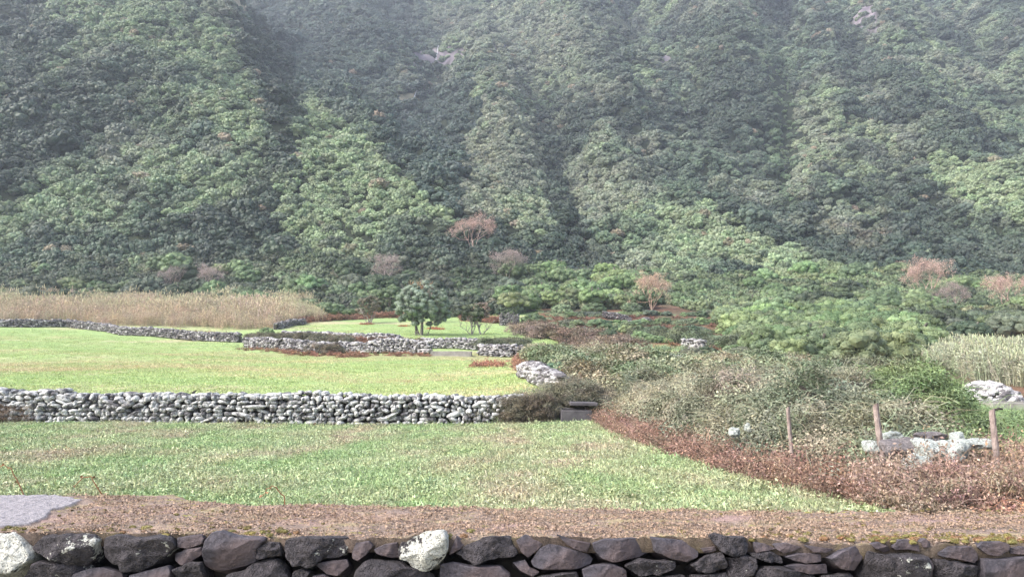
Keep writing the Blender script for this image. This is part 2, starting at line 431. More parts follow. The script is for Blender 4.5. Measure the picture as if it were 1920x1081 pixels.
c_far = lerp(c_far, np.array([.28, .235, .13]), np.clip(band * (.75 + .3 * n2), 0, .8))
col = np.where(near[..., None], c_near, c_far)
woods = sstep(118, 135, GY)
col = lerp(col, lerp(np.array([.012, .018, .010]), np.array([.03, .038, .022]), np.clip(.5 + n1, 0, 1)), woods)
# rough land on the right
rough = sstep(0, 1, (GX - np.where(GY < 26, 3.3, 1.2)) / .8) * (GY > 8) * (GY < 64)
rough = np.maximum(rough, (GY >= 64) * sstep(0, 1, ((U - 1010) / 12)) * (Vv < 650) )
path = inpoly(U, Vv, [(990, 628), (1080, 646), (1180, 652), (1290, 664), (1340, 680), (1290, 682), (1190, 668), (1080, 655), (985, 646)])
red = np.array([.22, .11, .075]); 
col = np.where((rough > .5)[..., None] & ~path[..., None] & (GY < 132)[..., None], lerp(red * .9, np.array([.12, .11, .07]), np.clip(.5 + n1 * 1.6, 0, 1)), col)
pale = inpoly(U, Vv, [(1815, 755), (1930, 755), (1930, 780), (1850, 778)])
col = np.where(pale[..., None] & (GY < 60)[..., None], c_far, col)
# rock faces, straw slope, rubble
ROCK = [[(770, 100), (800, 88), (850, 90), (880, 105), (850, 120), (820, 128), (775, 128)], [(915, 85), (950, 80), (955, 100), (920, 105)],
        [(1590, 10), (1640, 5), (1650, 55), (1610, 60), (1595, 40)], [(1225, 95), (1260, 100), (1255, 118), (1230, 115)]]
STRAW = [[(385, -20), (460, -20), (465, 30), (430, 12), (390, 8)], [(738, 178), (785, 170), (782, 190), (745, 196)]]
PAL_ROCK = np.zeros(GX.shape, bool)
for p in ROCK:
    m = inpoly(U, Vv, p) & (GY > 200); PAL_ROCK |= m
    col = np.where(m[..., None], lerp(np.array([.12, .10, .12]), np.array([.24, .21, .225]), np.clip(.5 + n2 * 1.5, 0, 1)), col)
for p in STRAW:
    m = inpoly(U, Vv, p) & (GY > 200)
    col = np.where(m[..., None], np.array([.36, .31, .21]) * (1 + .25 * n2[..., None]), col)
# bare earth and litter strips below walls and under the hedge
def strip(poly_uv_y, wid, c, amt=1.0):
    global col
    L = np.array([at(u, v, Y) for u, v, Y in poly_uv_y]); d, _ = seg_dist(GX, GY, L)
    t = np.clip(1.3 - d / wid + .5 * n2, 0, 1) * amt
    col = lerp(col, np.array(c), t)
road = GY < 2.6
col = np.where(road[..., None], np.array([.07, .07, .07]), col)
W2 = [np.array([-26., 26.3]), np.array([-17, 25.9]), np.array([-8, 25.6]), np.array([1.1, 25.4])]
def plan_strip(P, wid, c, amt=1.0):
    global col
    L = np.array([[p[0], p[1], 0] for p in P]); d, _ = seg_dist(GX, GY, L)
    col = lerp(col, np.array(c), np.clip(1.35 - d / wid + .6 * n2, 0, 1) * amt)
plan_strip([(p[0], p[1] - .75) for p in W2], .45, (.22, .135, .10))
HF = [(2.75, 25.0), (2.95, 22), (3.3, 18), (3.5, 15.5), (3.8, 13), (4.3, 11), (5.2, 9)]   # foot line of the hedge
plan_strip([(x + .5, y) for x, y in HF], 1.2, (.24, .125, .09))
ni, nj = GX.shape
idx = (np.arange(ni - 1)[:, None] * nj + np.arange(nj - 1)[None])
quads = np.stack([idx, idx + 1, idx + nj + 1, idx + nj], -1).reshape(-1, 4)
m, n, l, b = newmat("ground_cover")
a_ = N(n, "ShaderNodeAttribute", attribute_type='GEOMETRY', attribute_name='albedo'); tc = N(n, "ShaderNodeTexCoord")
f1 = noise(n, l, tc.outputs["Object"], 3.0, 8, .7); f2 = noise(n, l, tc.outputs["Object"], 26, 4, .7)
v_ = ramp(n, l, f1, [(.3, .72), (.7, 1.28)]); v2 = ramp(n, l, f2, [(.3, .7), (.7, 1.3)])
c = mix(n, l, 1.0, mix(n, l, 1.0, a_.outputs["Color"], v_, 'MULTIPLY'), v2, 'MULTIPLY')
l.new(c, b.inputs["Base Color"]); b.inputs["Roughness"].default_value = .9; b.inputs["Specular IOR Level"].default_value = .15
bump(n, l, f2, b, .7, .04)
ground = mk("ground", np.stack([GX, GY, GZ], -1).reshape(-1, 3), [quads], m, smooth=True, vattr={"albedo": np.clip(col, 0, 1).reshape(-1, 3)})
tag(ground, "green fields rising to the steep wooded mountainside", kind="structure")

# ------------------------------------------------------------------ scatter by geometry nodes
def collection_of(objs, name):
    c = bpy.data.collections.new(name)
    for o in objs: c.objects.link(o)
    return c

def scatter(name, P, rot, scl, tint, coll, label, cat=None, group=None, nvar=1, parent=None):
    P = np.asarray(P, np.float32); n = len(P)
    me = bpy.data.meshes.new(name); me.vertices.add(n); me.vertices.foreach_set("co", P.ravel())
    def A(k, t, d, arr):
        a = me.attributes.new(k, t, 'POINT'); a.data.foreach_set(d, np.asarray(arr, np.float32 if t != 'INT' else np.int32).ravel())
    A("irot", 'FLOAT_VECTOR', "vector", rot)
    s = np.asarray(scl, float)
    if s.ndim == 1: s = np.repeat(s[:, None], 3, 1)
    A("iscl", 'FLOAT_VECTOR', "vector", s)
    A("tint", 'FLOAT_COLOR', "color", np.concatenate([np.asarray(tint), np.ones((n, 1))], 1))
    A("pick", 'INT', "value", rng.integers(0, nvar, n))
    o = bpy.data.objects.new(name, me); sc.collection.objects.link(o)
    if parent is not None: o.parent = parent
    ng = bpy.data.node_groups.new(name + "_scatter", 'GeometryNodeTree')
    ng.interface.new_socket("Geometry", in_out='INPUT', socket_type='NodeSocketGeometry')
    ng.interface.new_socket("Geometry", in_out='OUTPUT', socket_type='NodeSocketGeometry')
    gi = ng.nodes.new("NodeGroupInput"); go = ng.nodes.new("NodeGroupOutput")
    ip = ng.nodes.new("GeometryNodeInstanceOnPoints"); ci = ng.nodes.new("GeometryNodeCollectionInfo")
    ci.inputs[0].default_value = coll; ci.inputs[1].default_value = True; ci.inputs[2].default_value = True
    def NA(k, t):
        q = ng.nodes.new("GeometryNodeInputNamedAttribute"); q.data_type = t; q.inputs[0].default_value = k; return q.outputs[0]
    e = ng.nodes.new("FunctionNodeEulerToRotation"); ng.links.new(NA("irot", 'FLOAT_VECTOR'), e.inputs[0])
    ng.links.new(gi.outputs[0], ip.inputs["Points"]); ng.links.new(ci.outputs[0], ip.inputs["Instance"])
    ip.inputs["Pick Instance"].default_value = True
    ng.links.new(NA("pick", 'INT'), ip.inputs["Instance Index"])
    ng.links.new(e.outputs[0], ip.inputs["Rotation"]); ng.links.new(NA("iscl", 'FLOAT_VECTOR'), ip.inputs["Scale"])
    ng.links.new(ip.outputs[0], go.inputs[0])
    md = o.modifiers.new("scatter", 'NODES'); md.node_group = ng
    tag(o, label, cat, group, "stuff")
    return o

def rots(n, tilt=.15):
    return np.stack([rng.normal(0, tilt, n), rng.normal(0, tilt, n), rng.random(n) * 6.283], 1)
def jtint(base, n, v=.2, h=.08):
    b = np.asarray(base, float); b = np.repeat(b[None], n, 0) if b.ndim == 1 else b
    return np.clip(b * (1 + v * rng.uniform(-1, 1, (n, 1))) * (1 + h * rng.uniform(-1, 1, (n, 3))), .003, 1)

# ---- plant pieces to copy
def crown_mesh(nl, lr, sub, nleaf, lsz, flat=.8, mat='forest', name='crown', tier=1.0):
    b = MB()
    i = np.arange(nl) + .5; ph = i * 2.39996 + rng.random() * 6
    ct = 1 - i / nl * 1.15; st = np.sqrt(np.clip(1 - ct * ct, 0, 1))
    D = np.stack([np.cos(ph) * st, np.sin(ph) * st, ct], 1) + rng.normal(0, .10, (nl, 3))
    r = (1 - lr) * (.85 + .3 * rng.random(nl)); C = D * r[:, None]; C[:, 2] *= flat
    R = lr * (.7 + .6 * rng.random(nl))
    V, Fc, fid = blobs(C, np.stack([R * .92, R * .92, R * .75], 1), sub, .3, 1.6)
    lum = rng.random(nl)
    b.add(V, Fc, np.clip(lum[fid] * .5 + .15 + rng.random(len(fid)) * .1, 0, 1))
    k = rng.integers(0, nl, nleaf); d = rng.normal(0, 1, (nleaf, 3)); d[:, 2] = np.abs(d[:, 2]) * 1.1 - .25
    d /= np.linalg.norm(d, axis=1)[:, None]
    P = C[k] + d * R[k][:, None] * np.array([1, 1, .85]) * rng.uniform(.85, 1.18, nleaf)[:, None]
    V, Fq = leaves(P, d, lsz * rng.uniform(.6, 1.3, nleaf), .6, .5)
    b.add(V, Fq, np.clip(lum[k] * .45 + rng.random(nleaf) * .55, 0, 1))
    # body
    V, Fc, _ = blobs(np.array([[0, 0, -.05]]), np.array([[.72, .72, .6 * flat]]), 2, .25, 2)
    b.add(V, Fc, .2)
    return b.build(name, M[mat], link=False)

print("pieces")
FOR = [crown_mesh(int(rng.integers(20, 30)), .27, 1, 420, .12, rng.uniform(.65, 1.0), 'forest', 'crown') for _ in range(7)]
FORC = collection_of(FOR, "forest_crowns")
HD = [crown_mesh(int(rng.integers(30, 48)), .24, 1, 5200, .032, rng.uniform(.7, .95), 'leaf', 'crown') for _ in range(6)]

def bramble_piece(nl, lsz, stems=8, arch=.9, rad=.5):
    b = MB()
    d = rng.normal(0, 1, (nl, 3)); d[:, 2] = np.abs(d[:, 2]); d /= np.linalg.norm(d, axis=1)[:, None]
    r = rad * rng.uniform(.55, 1.05, nl) * (1 + .25 * vnoise(d[:, 0] * 3, d[:, 1] * 3, d[:, 2] * 3, int(rng.integers(99))))
    P = d * r[:, None] * np.array([1, 1, .75])
    up = d * .5 + np.array([0, 0, .8])
    V, Fq = leaves(P, up, lsz * rng.uniform(.5, 1.4, nl), .7, .45); b.add(V, Fq, rng.random(nl))
    for _ in range(stems):
        a = rng.random() * 6.28; t = np.linspace(0, 1, 7)[:, None]
        L = rad * rng.uniform(.8, 1.5)
        p = np.concatenate([np.cos(a) * L * t, np.sin(a) * L * t, arch * L * t * (1.35 - t * 1.1) * 1.2], 1) + rng.normal(0, .02, (7, 3)) + np.array([rng.normal(0, .1), rng.normal(0, .1), 0])
        V, Fq = tube(p, np.linspace(.006, .0025, 7), 3); b.add(V, Fq, rng.uniform(.75, .99))
    return b.build("bramble_clump", M['bramble'], link=False)
BR = collection_of([bramble_piece(620, .024, 12, 1.0) for _ in range(5)], "bramble_pieces")
BRF = collection_of([bramble_piece(560, .032, 2) for _ in range(4)], "far_bramble_pieces")

def stick_piece(ns, L, wd, spread=.6, curl=.5, leaf=0, mat='dry', name="dead_stem_clump"):
    b = MB()
    for _ in range(ns):
        a = rng.random() * 6.28; t = np.linspace(0, 1, 6)[:, None]; l_ = L * rng.uniform(.5, 1.2); s = spread * rng.uniform(.3, 1.3)
        hx = s * l_ * t; hz = l_ * (t - curl * rng.uniform(.4, 1.4) * t * t)
        p = np.concatenate([np.cos(a) * hx, np.sin(a) * hx, hz], 1) + rng.normal(0, .03 * L, (6, 3)) + np.array([rng.normal(0, .25 * L), rng.normal(0, .25 * L), 0])
        V, Fq = tube(p, np.linspace(wd, wd * .35, 6), 3); b.add(V, Fq, rng.random())
        if leaf:
            k = rng.integers(1, 6, leaf); V, Fq = leaves(p[k] + rng.normal(0, .05 * L, (leaf, 3)), rng.normal(0, 1, (leaf, 3)), wd * 5 * rng.uniform(.5, 1.3, leaf), .5, .5)
            b.add(V, Fq, rng.random(leaf))
    return b.build(name, M[mat], link=False)
TW = collection_of([stick_piece(30, .5, .0045, .9, .75, 9) for _ in range(5)], "tangle_pieces")
BK = collection_of([stick_piece(30, .5, .009, 1.0, .8, 12) for _ in range(4)], "bracken_pieces")

def reed_piece():
    b = MB()
    for _ in range(16):
        bx, by = rng.normal(0, .28, 2); h = rng.uniform(.65, 1.05); lx, ly = rng.normal(0, .10, 2)
        t = np.linspace(0, 1, 5)[:, None]; p = np.concatenate([bx + lx * t ** 2 * h, by + ly * t ** 2 * h, h * t], 1)
        V, Fq = tube(p, np.linspace(.011, .005, 5), 3); b.add(V, Fq, rng.random())
        nl = 12; k = rng.uniform(.25, .97, nl); a = rng.random(nl) * 6.28
        q = np.stack([bx + lx * k * k * h, by + ly * k * k * h, h * k], 1)
        d = np.stack([np.cos(a), np.sin(a), rng.uniform(.4, 1.4, nl)], 1); d /= np.linalg.norm(d, axis=1)[:, None]
        L = rng.uniform(.08, .2, nl)[:, None]; sd_ = np.cross(d, [0, 0, 1]) * .012
        tip = q + d * L + np.array([0, 0, -.3]) * L
        V = np.stack([q - sd_, q + sd_, q + d * L * .6 + sd_ * .7, tip], 1).reshape(-1, 3); b.add(V, np.arange(4 * nl).reshape(-1, 4), rng.random(nl))
        if rng.random() < .3:
            V, Fc, _ = blobs(p[-1:] + np.array([[0, 0, .03]]), np.array([[.016, .016, .07]]), 1, .3); b.add(V, Fc, .95)
    return b.build("reed_clump", M['reed'], link=False)
RD = collection_of([reed_piece() for _ in range(5)], "reed_pieces")

def grass_piece(nb, h, wd, spread, broad=0, bs=.03):
    b = MB()
    a = rng.random(nb) * 6.28; P = np.concatenate([rng.normal(0, spread, (nb, 2)), np.zeros((nb, 1))], 1)
    hh = h * rng.uniform(.4, 1.1, nb)[:, None]; d = np.stack([np.cos(a), np.sin(a), np.zeros(nb)], 1); s = np.cross(d, [0, 0, 1]) * wd
    top = P + d * hh * .6 + np.array([0, 0, 1]) * hh
    V = np.stack([P - s, P + s, P + d * hh * .25 + np.array([0, 0, 1]) * hh * .6 + s * .8, top], 1).reshape(-1, 3)
    b.add(V, np.arange(4 * nb).reshape(-1, 4), rng.random(nb))
    if broad:
        C = np.concatenate([rng.normal(0, spread, (broad, 2)), rng.uniform(.01, h * .8, (broad, 1))], 1)
        V, Fq = leaves(C, np.tile([[0, 0, 1.]], (broad, 1)), bs * rng.uniform(.5, 1.3, broad), .5, .45); b.add(V, Fq, rng.random(broad))
    return b.build("grass_tuft", M['grass'], link=False)
WD = collection_of([grass_piece(40, .075, .003, .10, 44, .018) for _ in range(6)], "weed_pieces")
GT = collection_of([grass_piece(44, .055, .008, .24, 8, .03) for _ in range(4)], "turf_pieces")

# ------------------------------------------------------------------ the wood on the mountainside
print("forest")
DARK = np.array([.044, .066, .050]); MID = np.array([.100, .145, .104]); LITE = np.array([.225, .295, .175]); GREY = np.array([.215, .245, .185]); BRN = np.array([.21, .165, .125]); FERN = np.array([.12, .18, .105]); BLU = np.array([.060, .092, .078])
# canopy tints, plant kinds plus painted relief shading: (centre u, v, radii, rotation deg, kind, strength)
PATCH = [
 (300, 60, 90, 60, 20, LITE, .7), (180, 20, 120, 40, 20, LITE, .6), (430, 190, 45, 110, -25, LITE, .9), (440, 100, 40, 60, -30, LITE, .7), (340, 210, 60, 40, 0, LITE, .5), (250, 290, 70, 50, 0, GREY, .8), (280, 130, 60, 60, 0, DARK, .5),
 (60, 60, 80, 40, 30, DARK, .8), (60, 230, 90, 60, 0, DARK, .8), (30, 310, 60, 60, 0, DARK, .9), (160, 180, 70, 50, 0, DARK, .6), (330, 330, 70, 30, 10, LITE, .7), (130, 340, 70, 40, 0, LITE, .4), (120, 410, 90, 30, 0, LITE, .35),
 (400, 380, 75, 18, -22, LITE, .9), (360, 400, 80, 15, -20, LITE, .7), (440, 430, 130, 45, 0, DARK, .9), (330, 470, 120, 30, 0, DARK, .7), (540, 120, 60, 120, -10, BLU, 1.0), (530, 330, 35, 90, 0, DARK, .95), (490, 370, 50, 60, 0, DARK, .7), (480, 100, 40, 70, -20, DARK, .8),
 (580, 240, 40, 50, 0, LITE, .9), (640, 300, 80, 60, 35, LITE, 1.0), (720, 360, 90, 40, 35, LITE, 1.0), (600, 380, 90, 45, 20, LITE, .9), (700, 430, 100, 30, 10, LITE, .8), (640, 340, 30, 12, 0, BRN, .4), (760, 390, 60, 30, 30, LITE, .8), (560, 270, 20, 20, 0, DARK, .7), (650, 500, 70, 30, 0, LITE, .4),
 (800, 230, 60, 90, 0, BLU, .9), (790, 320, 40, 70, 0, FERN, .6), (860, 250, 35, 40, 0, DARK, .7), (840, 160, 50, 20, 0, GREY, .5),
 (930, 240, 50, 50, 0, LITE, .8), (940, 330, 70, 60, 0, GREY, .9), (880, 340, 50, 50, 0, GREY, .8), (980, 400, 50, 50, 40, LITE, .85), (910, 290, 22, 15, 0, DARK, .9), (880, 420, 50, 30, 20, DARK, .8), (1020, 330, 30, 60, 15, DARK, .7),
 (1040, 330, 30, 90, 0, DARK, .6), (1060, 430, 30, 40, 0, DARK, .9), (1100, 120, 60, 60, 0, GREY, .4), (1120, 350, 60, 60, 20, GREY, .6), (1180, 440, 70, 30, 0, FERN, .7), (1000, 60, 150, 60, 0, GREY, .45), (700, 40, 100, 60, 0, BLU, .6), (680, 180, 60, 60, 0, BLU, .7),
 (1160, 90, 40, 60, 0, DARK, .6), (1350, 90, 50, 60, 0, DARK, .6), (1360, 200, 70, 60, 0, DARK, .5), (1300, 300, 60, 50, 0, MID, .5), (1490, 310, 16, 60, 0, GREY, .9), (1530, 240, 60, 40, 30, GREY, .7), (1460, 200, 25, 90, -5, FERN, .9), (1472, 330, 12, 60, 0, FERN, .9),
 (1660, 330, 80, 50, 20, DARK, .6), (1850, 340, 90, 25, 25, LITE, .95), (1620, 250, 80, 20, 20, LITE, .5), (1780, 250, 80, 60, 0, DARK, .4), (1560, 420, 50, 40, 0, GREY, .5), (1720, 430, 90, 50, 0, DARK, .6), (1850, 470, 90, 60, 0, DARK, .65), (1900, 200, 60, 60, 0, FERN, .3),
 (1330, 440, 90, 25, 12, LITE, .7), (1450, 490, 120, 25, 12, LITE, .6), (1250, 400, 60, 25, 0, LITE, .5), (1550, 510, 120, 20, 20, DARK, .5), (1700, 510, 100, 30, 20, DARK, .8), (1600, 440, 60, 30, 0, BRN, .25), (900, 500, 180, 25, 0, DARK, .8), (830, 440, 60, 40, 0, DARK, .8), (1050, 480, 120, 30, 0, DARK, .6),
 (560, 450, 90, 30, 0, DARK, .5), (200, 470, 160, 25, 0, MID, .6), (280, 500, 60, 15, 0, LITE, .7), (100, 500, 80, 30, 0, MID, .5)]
TINT_POLY = [  # valley shade and bright crests painted over the plant colours
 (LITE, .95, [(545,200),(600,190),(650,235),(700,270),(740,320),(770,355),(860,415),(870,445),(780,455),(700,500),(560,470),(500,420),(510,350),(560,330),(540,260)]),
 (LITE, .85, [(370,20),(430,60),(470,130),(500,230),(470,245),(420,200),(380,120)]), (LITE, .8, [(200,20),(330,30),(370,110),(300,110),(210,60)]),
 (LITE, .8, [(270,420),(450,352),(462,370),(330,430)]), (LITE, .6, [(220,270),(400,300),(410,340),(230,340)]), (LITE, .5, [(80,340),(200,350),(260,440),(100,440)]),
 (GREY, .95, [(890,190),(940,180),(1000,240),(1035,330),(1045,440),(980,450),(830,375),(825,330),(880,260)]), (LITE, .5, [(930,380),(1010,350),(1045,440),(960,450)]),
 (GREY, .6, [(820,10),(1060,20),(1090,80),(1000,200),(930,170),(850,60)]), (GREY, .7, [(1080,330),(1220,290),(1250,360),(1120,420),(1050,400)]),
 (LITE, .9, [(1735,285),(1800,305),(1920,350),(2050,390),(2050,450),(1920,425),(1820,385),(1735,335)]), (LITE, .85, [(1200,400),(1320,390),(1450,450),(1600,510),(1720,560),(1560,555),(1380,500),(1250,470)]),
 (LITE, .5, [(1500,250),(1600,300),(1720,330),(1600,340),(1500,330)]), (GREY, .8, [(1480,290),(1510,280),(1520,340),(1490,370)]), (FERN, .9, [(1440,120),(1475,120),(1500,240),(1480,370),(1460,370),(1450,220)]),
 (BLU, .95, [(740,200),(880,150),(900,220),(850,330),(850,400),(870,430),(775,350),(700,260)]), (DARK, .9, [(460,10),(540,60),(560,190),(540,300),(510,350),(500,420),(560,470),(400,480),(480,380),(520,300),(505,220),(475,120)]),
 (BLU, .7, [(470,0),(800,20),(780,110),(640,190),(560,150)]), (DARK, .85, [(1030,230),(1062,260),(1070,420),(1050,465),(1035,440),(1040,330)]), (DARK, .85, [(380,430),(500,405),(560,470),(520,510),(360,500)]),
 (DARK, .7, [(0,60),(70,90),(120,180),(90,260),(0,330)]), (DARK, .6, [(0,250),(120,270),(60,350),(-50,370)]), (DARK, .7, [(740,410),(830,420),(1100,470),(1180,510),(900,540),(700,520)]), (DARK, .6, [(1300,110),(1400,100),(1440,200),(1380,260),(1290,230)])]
def canopy_tint(P):  # crown colour: plant mix with light and shade of the spurs painted in
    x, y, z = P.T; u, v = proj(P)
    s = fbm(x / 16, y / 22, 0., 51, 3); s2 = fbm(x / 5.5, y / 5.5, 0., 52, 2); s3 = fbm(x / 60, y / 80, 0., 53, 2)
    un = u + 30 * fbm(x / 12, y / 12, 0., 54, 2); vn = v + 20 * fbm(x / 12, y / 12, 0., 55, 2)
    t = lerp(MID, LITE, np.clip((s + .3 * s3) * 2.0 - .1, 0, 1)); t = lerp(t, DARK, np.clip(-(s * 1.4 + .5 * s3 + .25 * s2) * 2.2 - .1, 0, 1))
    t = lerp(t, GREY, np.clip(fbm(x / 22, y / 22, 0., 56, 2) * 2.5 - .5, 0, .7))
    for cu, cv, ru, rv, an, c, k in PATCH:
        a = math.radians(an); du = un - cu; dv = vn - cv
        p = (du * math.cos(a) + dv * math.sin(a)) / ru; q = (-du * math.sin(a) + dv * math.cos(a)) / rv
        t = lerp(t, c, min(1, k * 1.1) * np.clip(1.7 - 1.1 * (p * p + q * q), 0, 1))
    for c, k, pg in TINT_POLY:
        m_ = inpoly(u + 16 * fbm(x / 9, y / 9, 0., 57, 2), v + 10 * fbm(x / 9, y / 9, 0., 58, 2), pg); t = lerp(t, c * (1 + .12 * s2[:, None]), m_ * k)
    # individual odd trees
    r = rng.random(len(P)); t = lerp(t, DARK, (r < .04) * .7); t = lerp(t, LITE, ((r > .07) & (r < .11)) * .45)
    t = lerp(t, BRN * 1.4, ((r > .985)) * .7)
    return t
def jgrid(y0, y1, sp, half):
    out = []
    y = y0
    while y < y1:
        s = sp; X = np.arange(-half(y), half(y), s); out.append(np.stack([X + rng.uniform(-.45, .45, len(X)) * s, y + rng.uniform(-.45, .45, len(X)) * s], 1)); y += s
    return np.concatenate(out)
def steep(Q, sp):
    """more trees where the slope is steep, so that none of it lies bare"""
    e = 1.2; gx_ = (H(Q[:, 0] + e, Q[:, 1]) - H(Q[:, 0] - e, Q[:, 1])) / (2 * e); gy_ = (H(Q[:, 0], Q[:, 1] + e) - H(Q[:, 0], Q[:, 1] - e)) / (2 * e)
    k = np.sqrt(1 + gx_ ** 2 + gy_ ** 2) - 1.15; out = [Q]
    for i in range(5): m_ = rng.random(len(Q)) < k - i; out.append(Q[m_] + rng.uniform(-.5, .5, (m_.sum(), 2)) * sp)
    return np.concatenate(out)
Q = np.concatenate([jgrid(158, 300, 2.45, lambda y: .74 * y + 12), jgrid(300, 480, 3.0, lambda y: .74 * y + 10), jgrid(480, 640, 3.6, lambda y: .73 * y), jgrid(640, 880, 5.5, lambda y: .72 * y)])
Q = steep(Q, 3.2); Z = H(Q[:, 0], Q[:, 1]); P = np.stack([Q[:, 0], Q[:, 1], Z], 1)
u, v = proj(P)
keep = np.ones(len(P), bool)
for p in ROCK + STRAW: keep &= ~(inpoly(u, v, p) & (rng.random(len(P)) < .8))
P = P[keep]
tint0 = canopy_tint(P); extra = P[(tint0.sum(1) > .50)]; extra = np.repeat(extra, 2, 0) + rng.normal(0, 1.4, (2 * len(extra), 3)); extra[:, 2] = H(extra[:, 0], extra[:, 1])
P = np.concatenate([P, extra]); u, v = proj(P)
tint = jtint(canopy_tint(P), len(P), .16, .05)
big = np.interp(P[:, 1], [150, 300, 640, 880], [1.65, 2.0, 2.8, 3.8]) * rng.lognormal(0, .30, len(P))
lum = tint.sum(1); big *= np.interp(lum, [.15, .32, .60], [1.15, .9, .68])
low = inpoly(u, v, [(1430, 120), (1475, 120), (1500, 240), (1480, 370), (1460, 370), (1455, 220)]); big = np.where(low, big * .5, big)
scl = np.stack([big, big, big * rng.uniform(.75, 1.25, len(P))], 1)
P[:, 2] += big * .12
print("forest trees", len(P))
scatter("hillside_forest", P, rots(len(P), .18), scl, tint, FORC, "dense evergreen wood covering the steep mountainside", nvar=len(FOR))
Q2 = jgrid(112, 160, 1.7, lambda y: .74 * y + 6); Z2 = H(Q2[:, 0], Q2[:, 1]); P2 = np.stack([Q2[:, 0], Q2[:, 1], Z2], 1); u, v = proj(P2)
lim = np.interp(u, [-200, 600, 640, 940, 960, 1010, 1190, 1260, 1330, 1440, 1500, 2200], [562, 562, 584, 590, 590, 580, 582, 570, 588, 600, 640, 640]) + 3 * rng.normal(0, 1, len(u))
k = v < lim; P2 = P2[k]; u = u[k]; v = v[k]
ug = lerp(canopy_tint(P2), np.where((u > 960)[:, None], np.array([.13, .175, .075]), np.array([.07, .085, .05])), np.full(len(P2), .55)); sz = rng.uniform(.9, 1.9, len(P2))
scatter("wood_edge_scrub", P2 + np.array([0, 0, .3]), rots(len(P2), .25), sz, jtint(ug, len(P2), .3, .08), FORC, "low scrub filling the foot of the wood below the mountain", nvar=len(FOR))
# feathery understorey that roughens the outline of the crowns
# waterfalls
def waterfall(pts, wd, label):
    L = np.array([ground_hit(u, v, 150) for u, v in pts])
    for i in range(1, len(L)):
        L[i] = np.array([L[i][0], min(L[i][1], L[i - 1][1] + .5), L[i][2]])
    L[:, 2] += .8; L[:, 1] -= 1.5
    t = np.linspace(0, 1, 24); s = np.linspace(0, 1, len(L)); C = np.stack([np.interp(t, s, L[:, k]) for k in range(3)], 1)
    C[:, 0] += rng.normal(0, .12, 24)
    w_ = wd * .6 * (.4 + .8 * rng.random(24)); V, Fq = tube(C, w_, 6); 
    b = MB(); b.add(V, Fq); o = b.build("waterfall", M['water'], smooth=True); tag(o, label, "waterfall"); return o
waterfall([(822, 90), (820, 105), (817, 118), (813, 132)], .55, "thin white waterfall down the pale rock face high in the gully")
waterfall([(782, 174), (778, 186), (774, 198)], .35, "short white cascade beside the straw coloured slip below the rock face")
waterfall([(1058, 116), (1057, 124), (1056, 132)], .45, "short white waterfall among trees high on the middle slope")
waterfall([(1010, 222), (1007, 234), (1004, 244)], .4, "white cascade in the narrow wooded ravine above the pale spur")

# ------------------------------------------------------------------ trees and shrubs at the foot, each a thing
print("trees")
BARK = M['bark']
def shrub_trunk(name, parent, h=1.6, r=.09, n=4, mat=None):
    b = MB()
    for i in range(n):
        a = i * 6.28 / n + rng.random(); t = np.linspace(0, 1, 6)[:, None]
        p = np.concatenate([np.cos(a) * .55 * t ** 1.3, np.sin(a) * .55 * t ** 1.3, -.25 + h * t], 1) + rng.normal(0, .02, (6, 3))
        V, Fq = tube(p, np.linspace(r, r * .5, 6), 6); b.add(V, Fq)
    return b.build(name, mat or BARK, parent, True)
_tr = shrub_trunk("trunk", None); TRUNKME = _tr.data; bpy.data.objects.remove(_tr)
def bush(x, y, r, tint, label, group, name="evergreen_tree", cat="tree", lift=.35, hz=1.0, k=None):
    z = H1(x, y); o = empty(name, (x, y, z - .1), rng.random() * 6.28); tag(o, label, cat, group)
    c = bpy.data.objects.new("crown", HD[k if k is not None else int(rng.integers(len(HD)))].data); sc.collection.objects.link(c); c.parent = o
    c.location = (0, 0, r * lift); c.scale = (r, r * rng.uniform(.85, 1.1), r * hz * rng.uniform(.85, 1.1)); c["tint"] = [float(q) for q in tint]
    c.rotation_euler = (0, 0, rng.random() * 6.28)
    t = bpy.data.objects.new("trunk", TRUNKME); sc.collection.objects.link(t); t.parent = o; t.scale = (r * .9, r * .9, max(.3, r * (lift + .35)))
    return o
LB = np.array([.16, .23, .11]); GB = np.array([.115, .17, .085]); DB = np.array([.050, .075, .042]); SB = np.array([.10, .125, .09]); YB = np.array([.175, .24, .105])
def describe(kind, where, u, r, rr, t, y, Y0, Y1, marks):
    g = (r - rr[0]) / (rr[1] - rr[0]); size = "small" if g < .33 else "medium" if g < .67 else "large"
    lum = float(np.sum(t)); tone = "dark" if lum < .2 else "deep green" if lum < .3 else "fresh green" if lum < .42 else "bright green"
    if t[0] > .92 * t[1]: tone = "olive " + tone.split()[0]
    spot = min(marks, key=lambda m_: abs(m_[0] - u))[1]; row = "in front" if y < Y0 + (Y1 - Y0) * .33 else "further up" if y > Y0 + (Y1 - Y0) * .67 else "midway up"
    return f"{size} {tone} {kind} {where} {spot}, {row}"
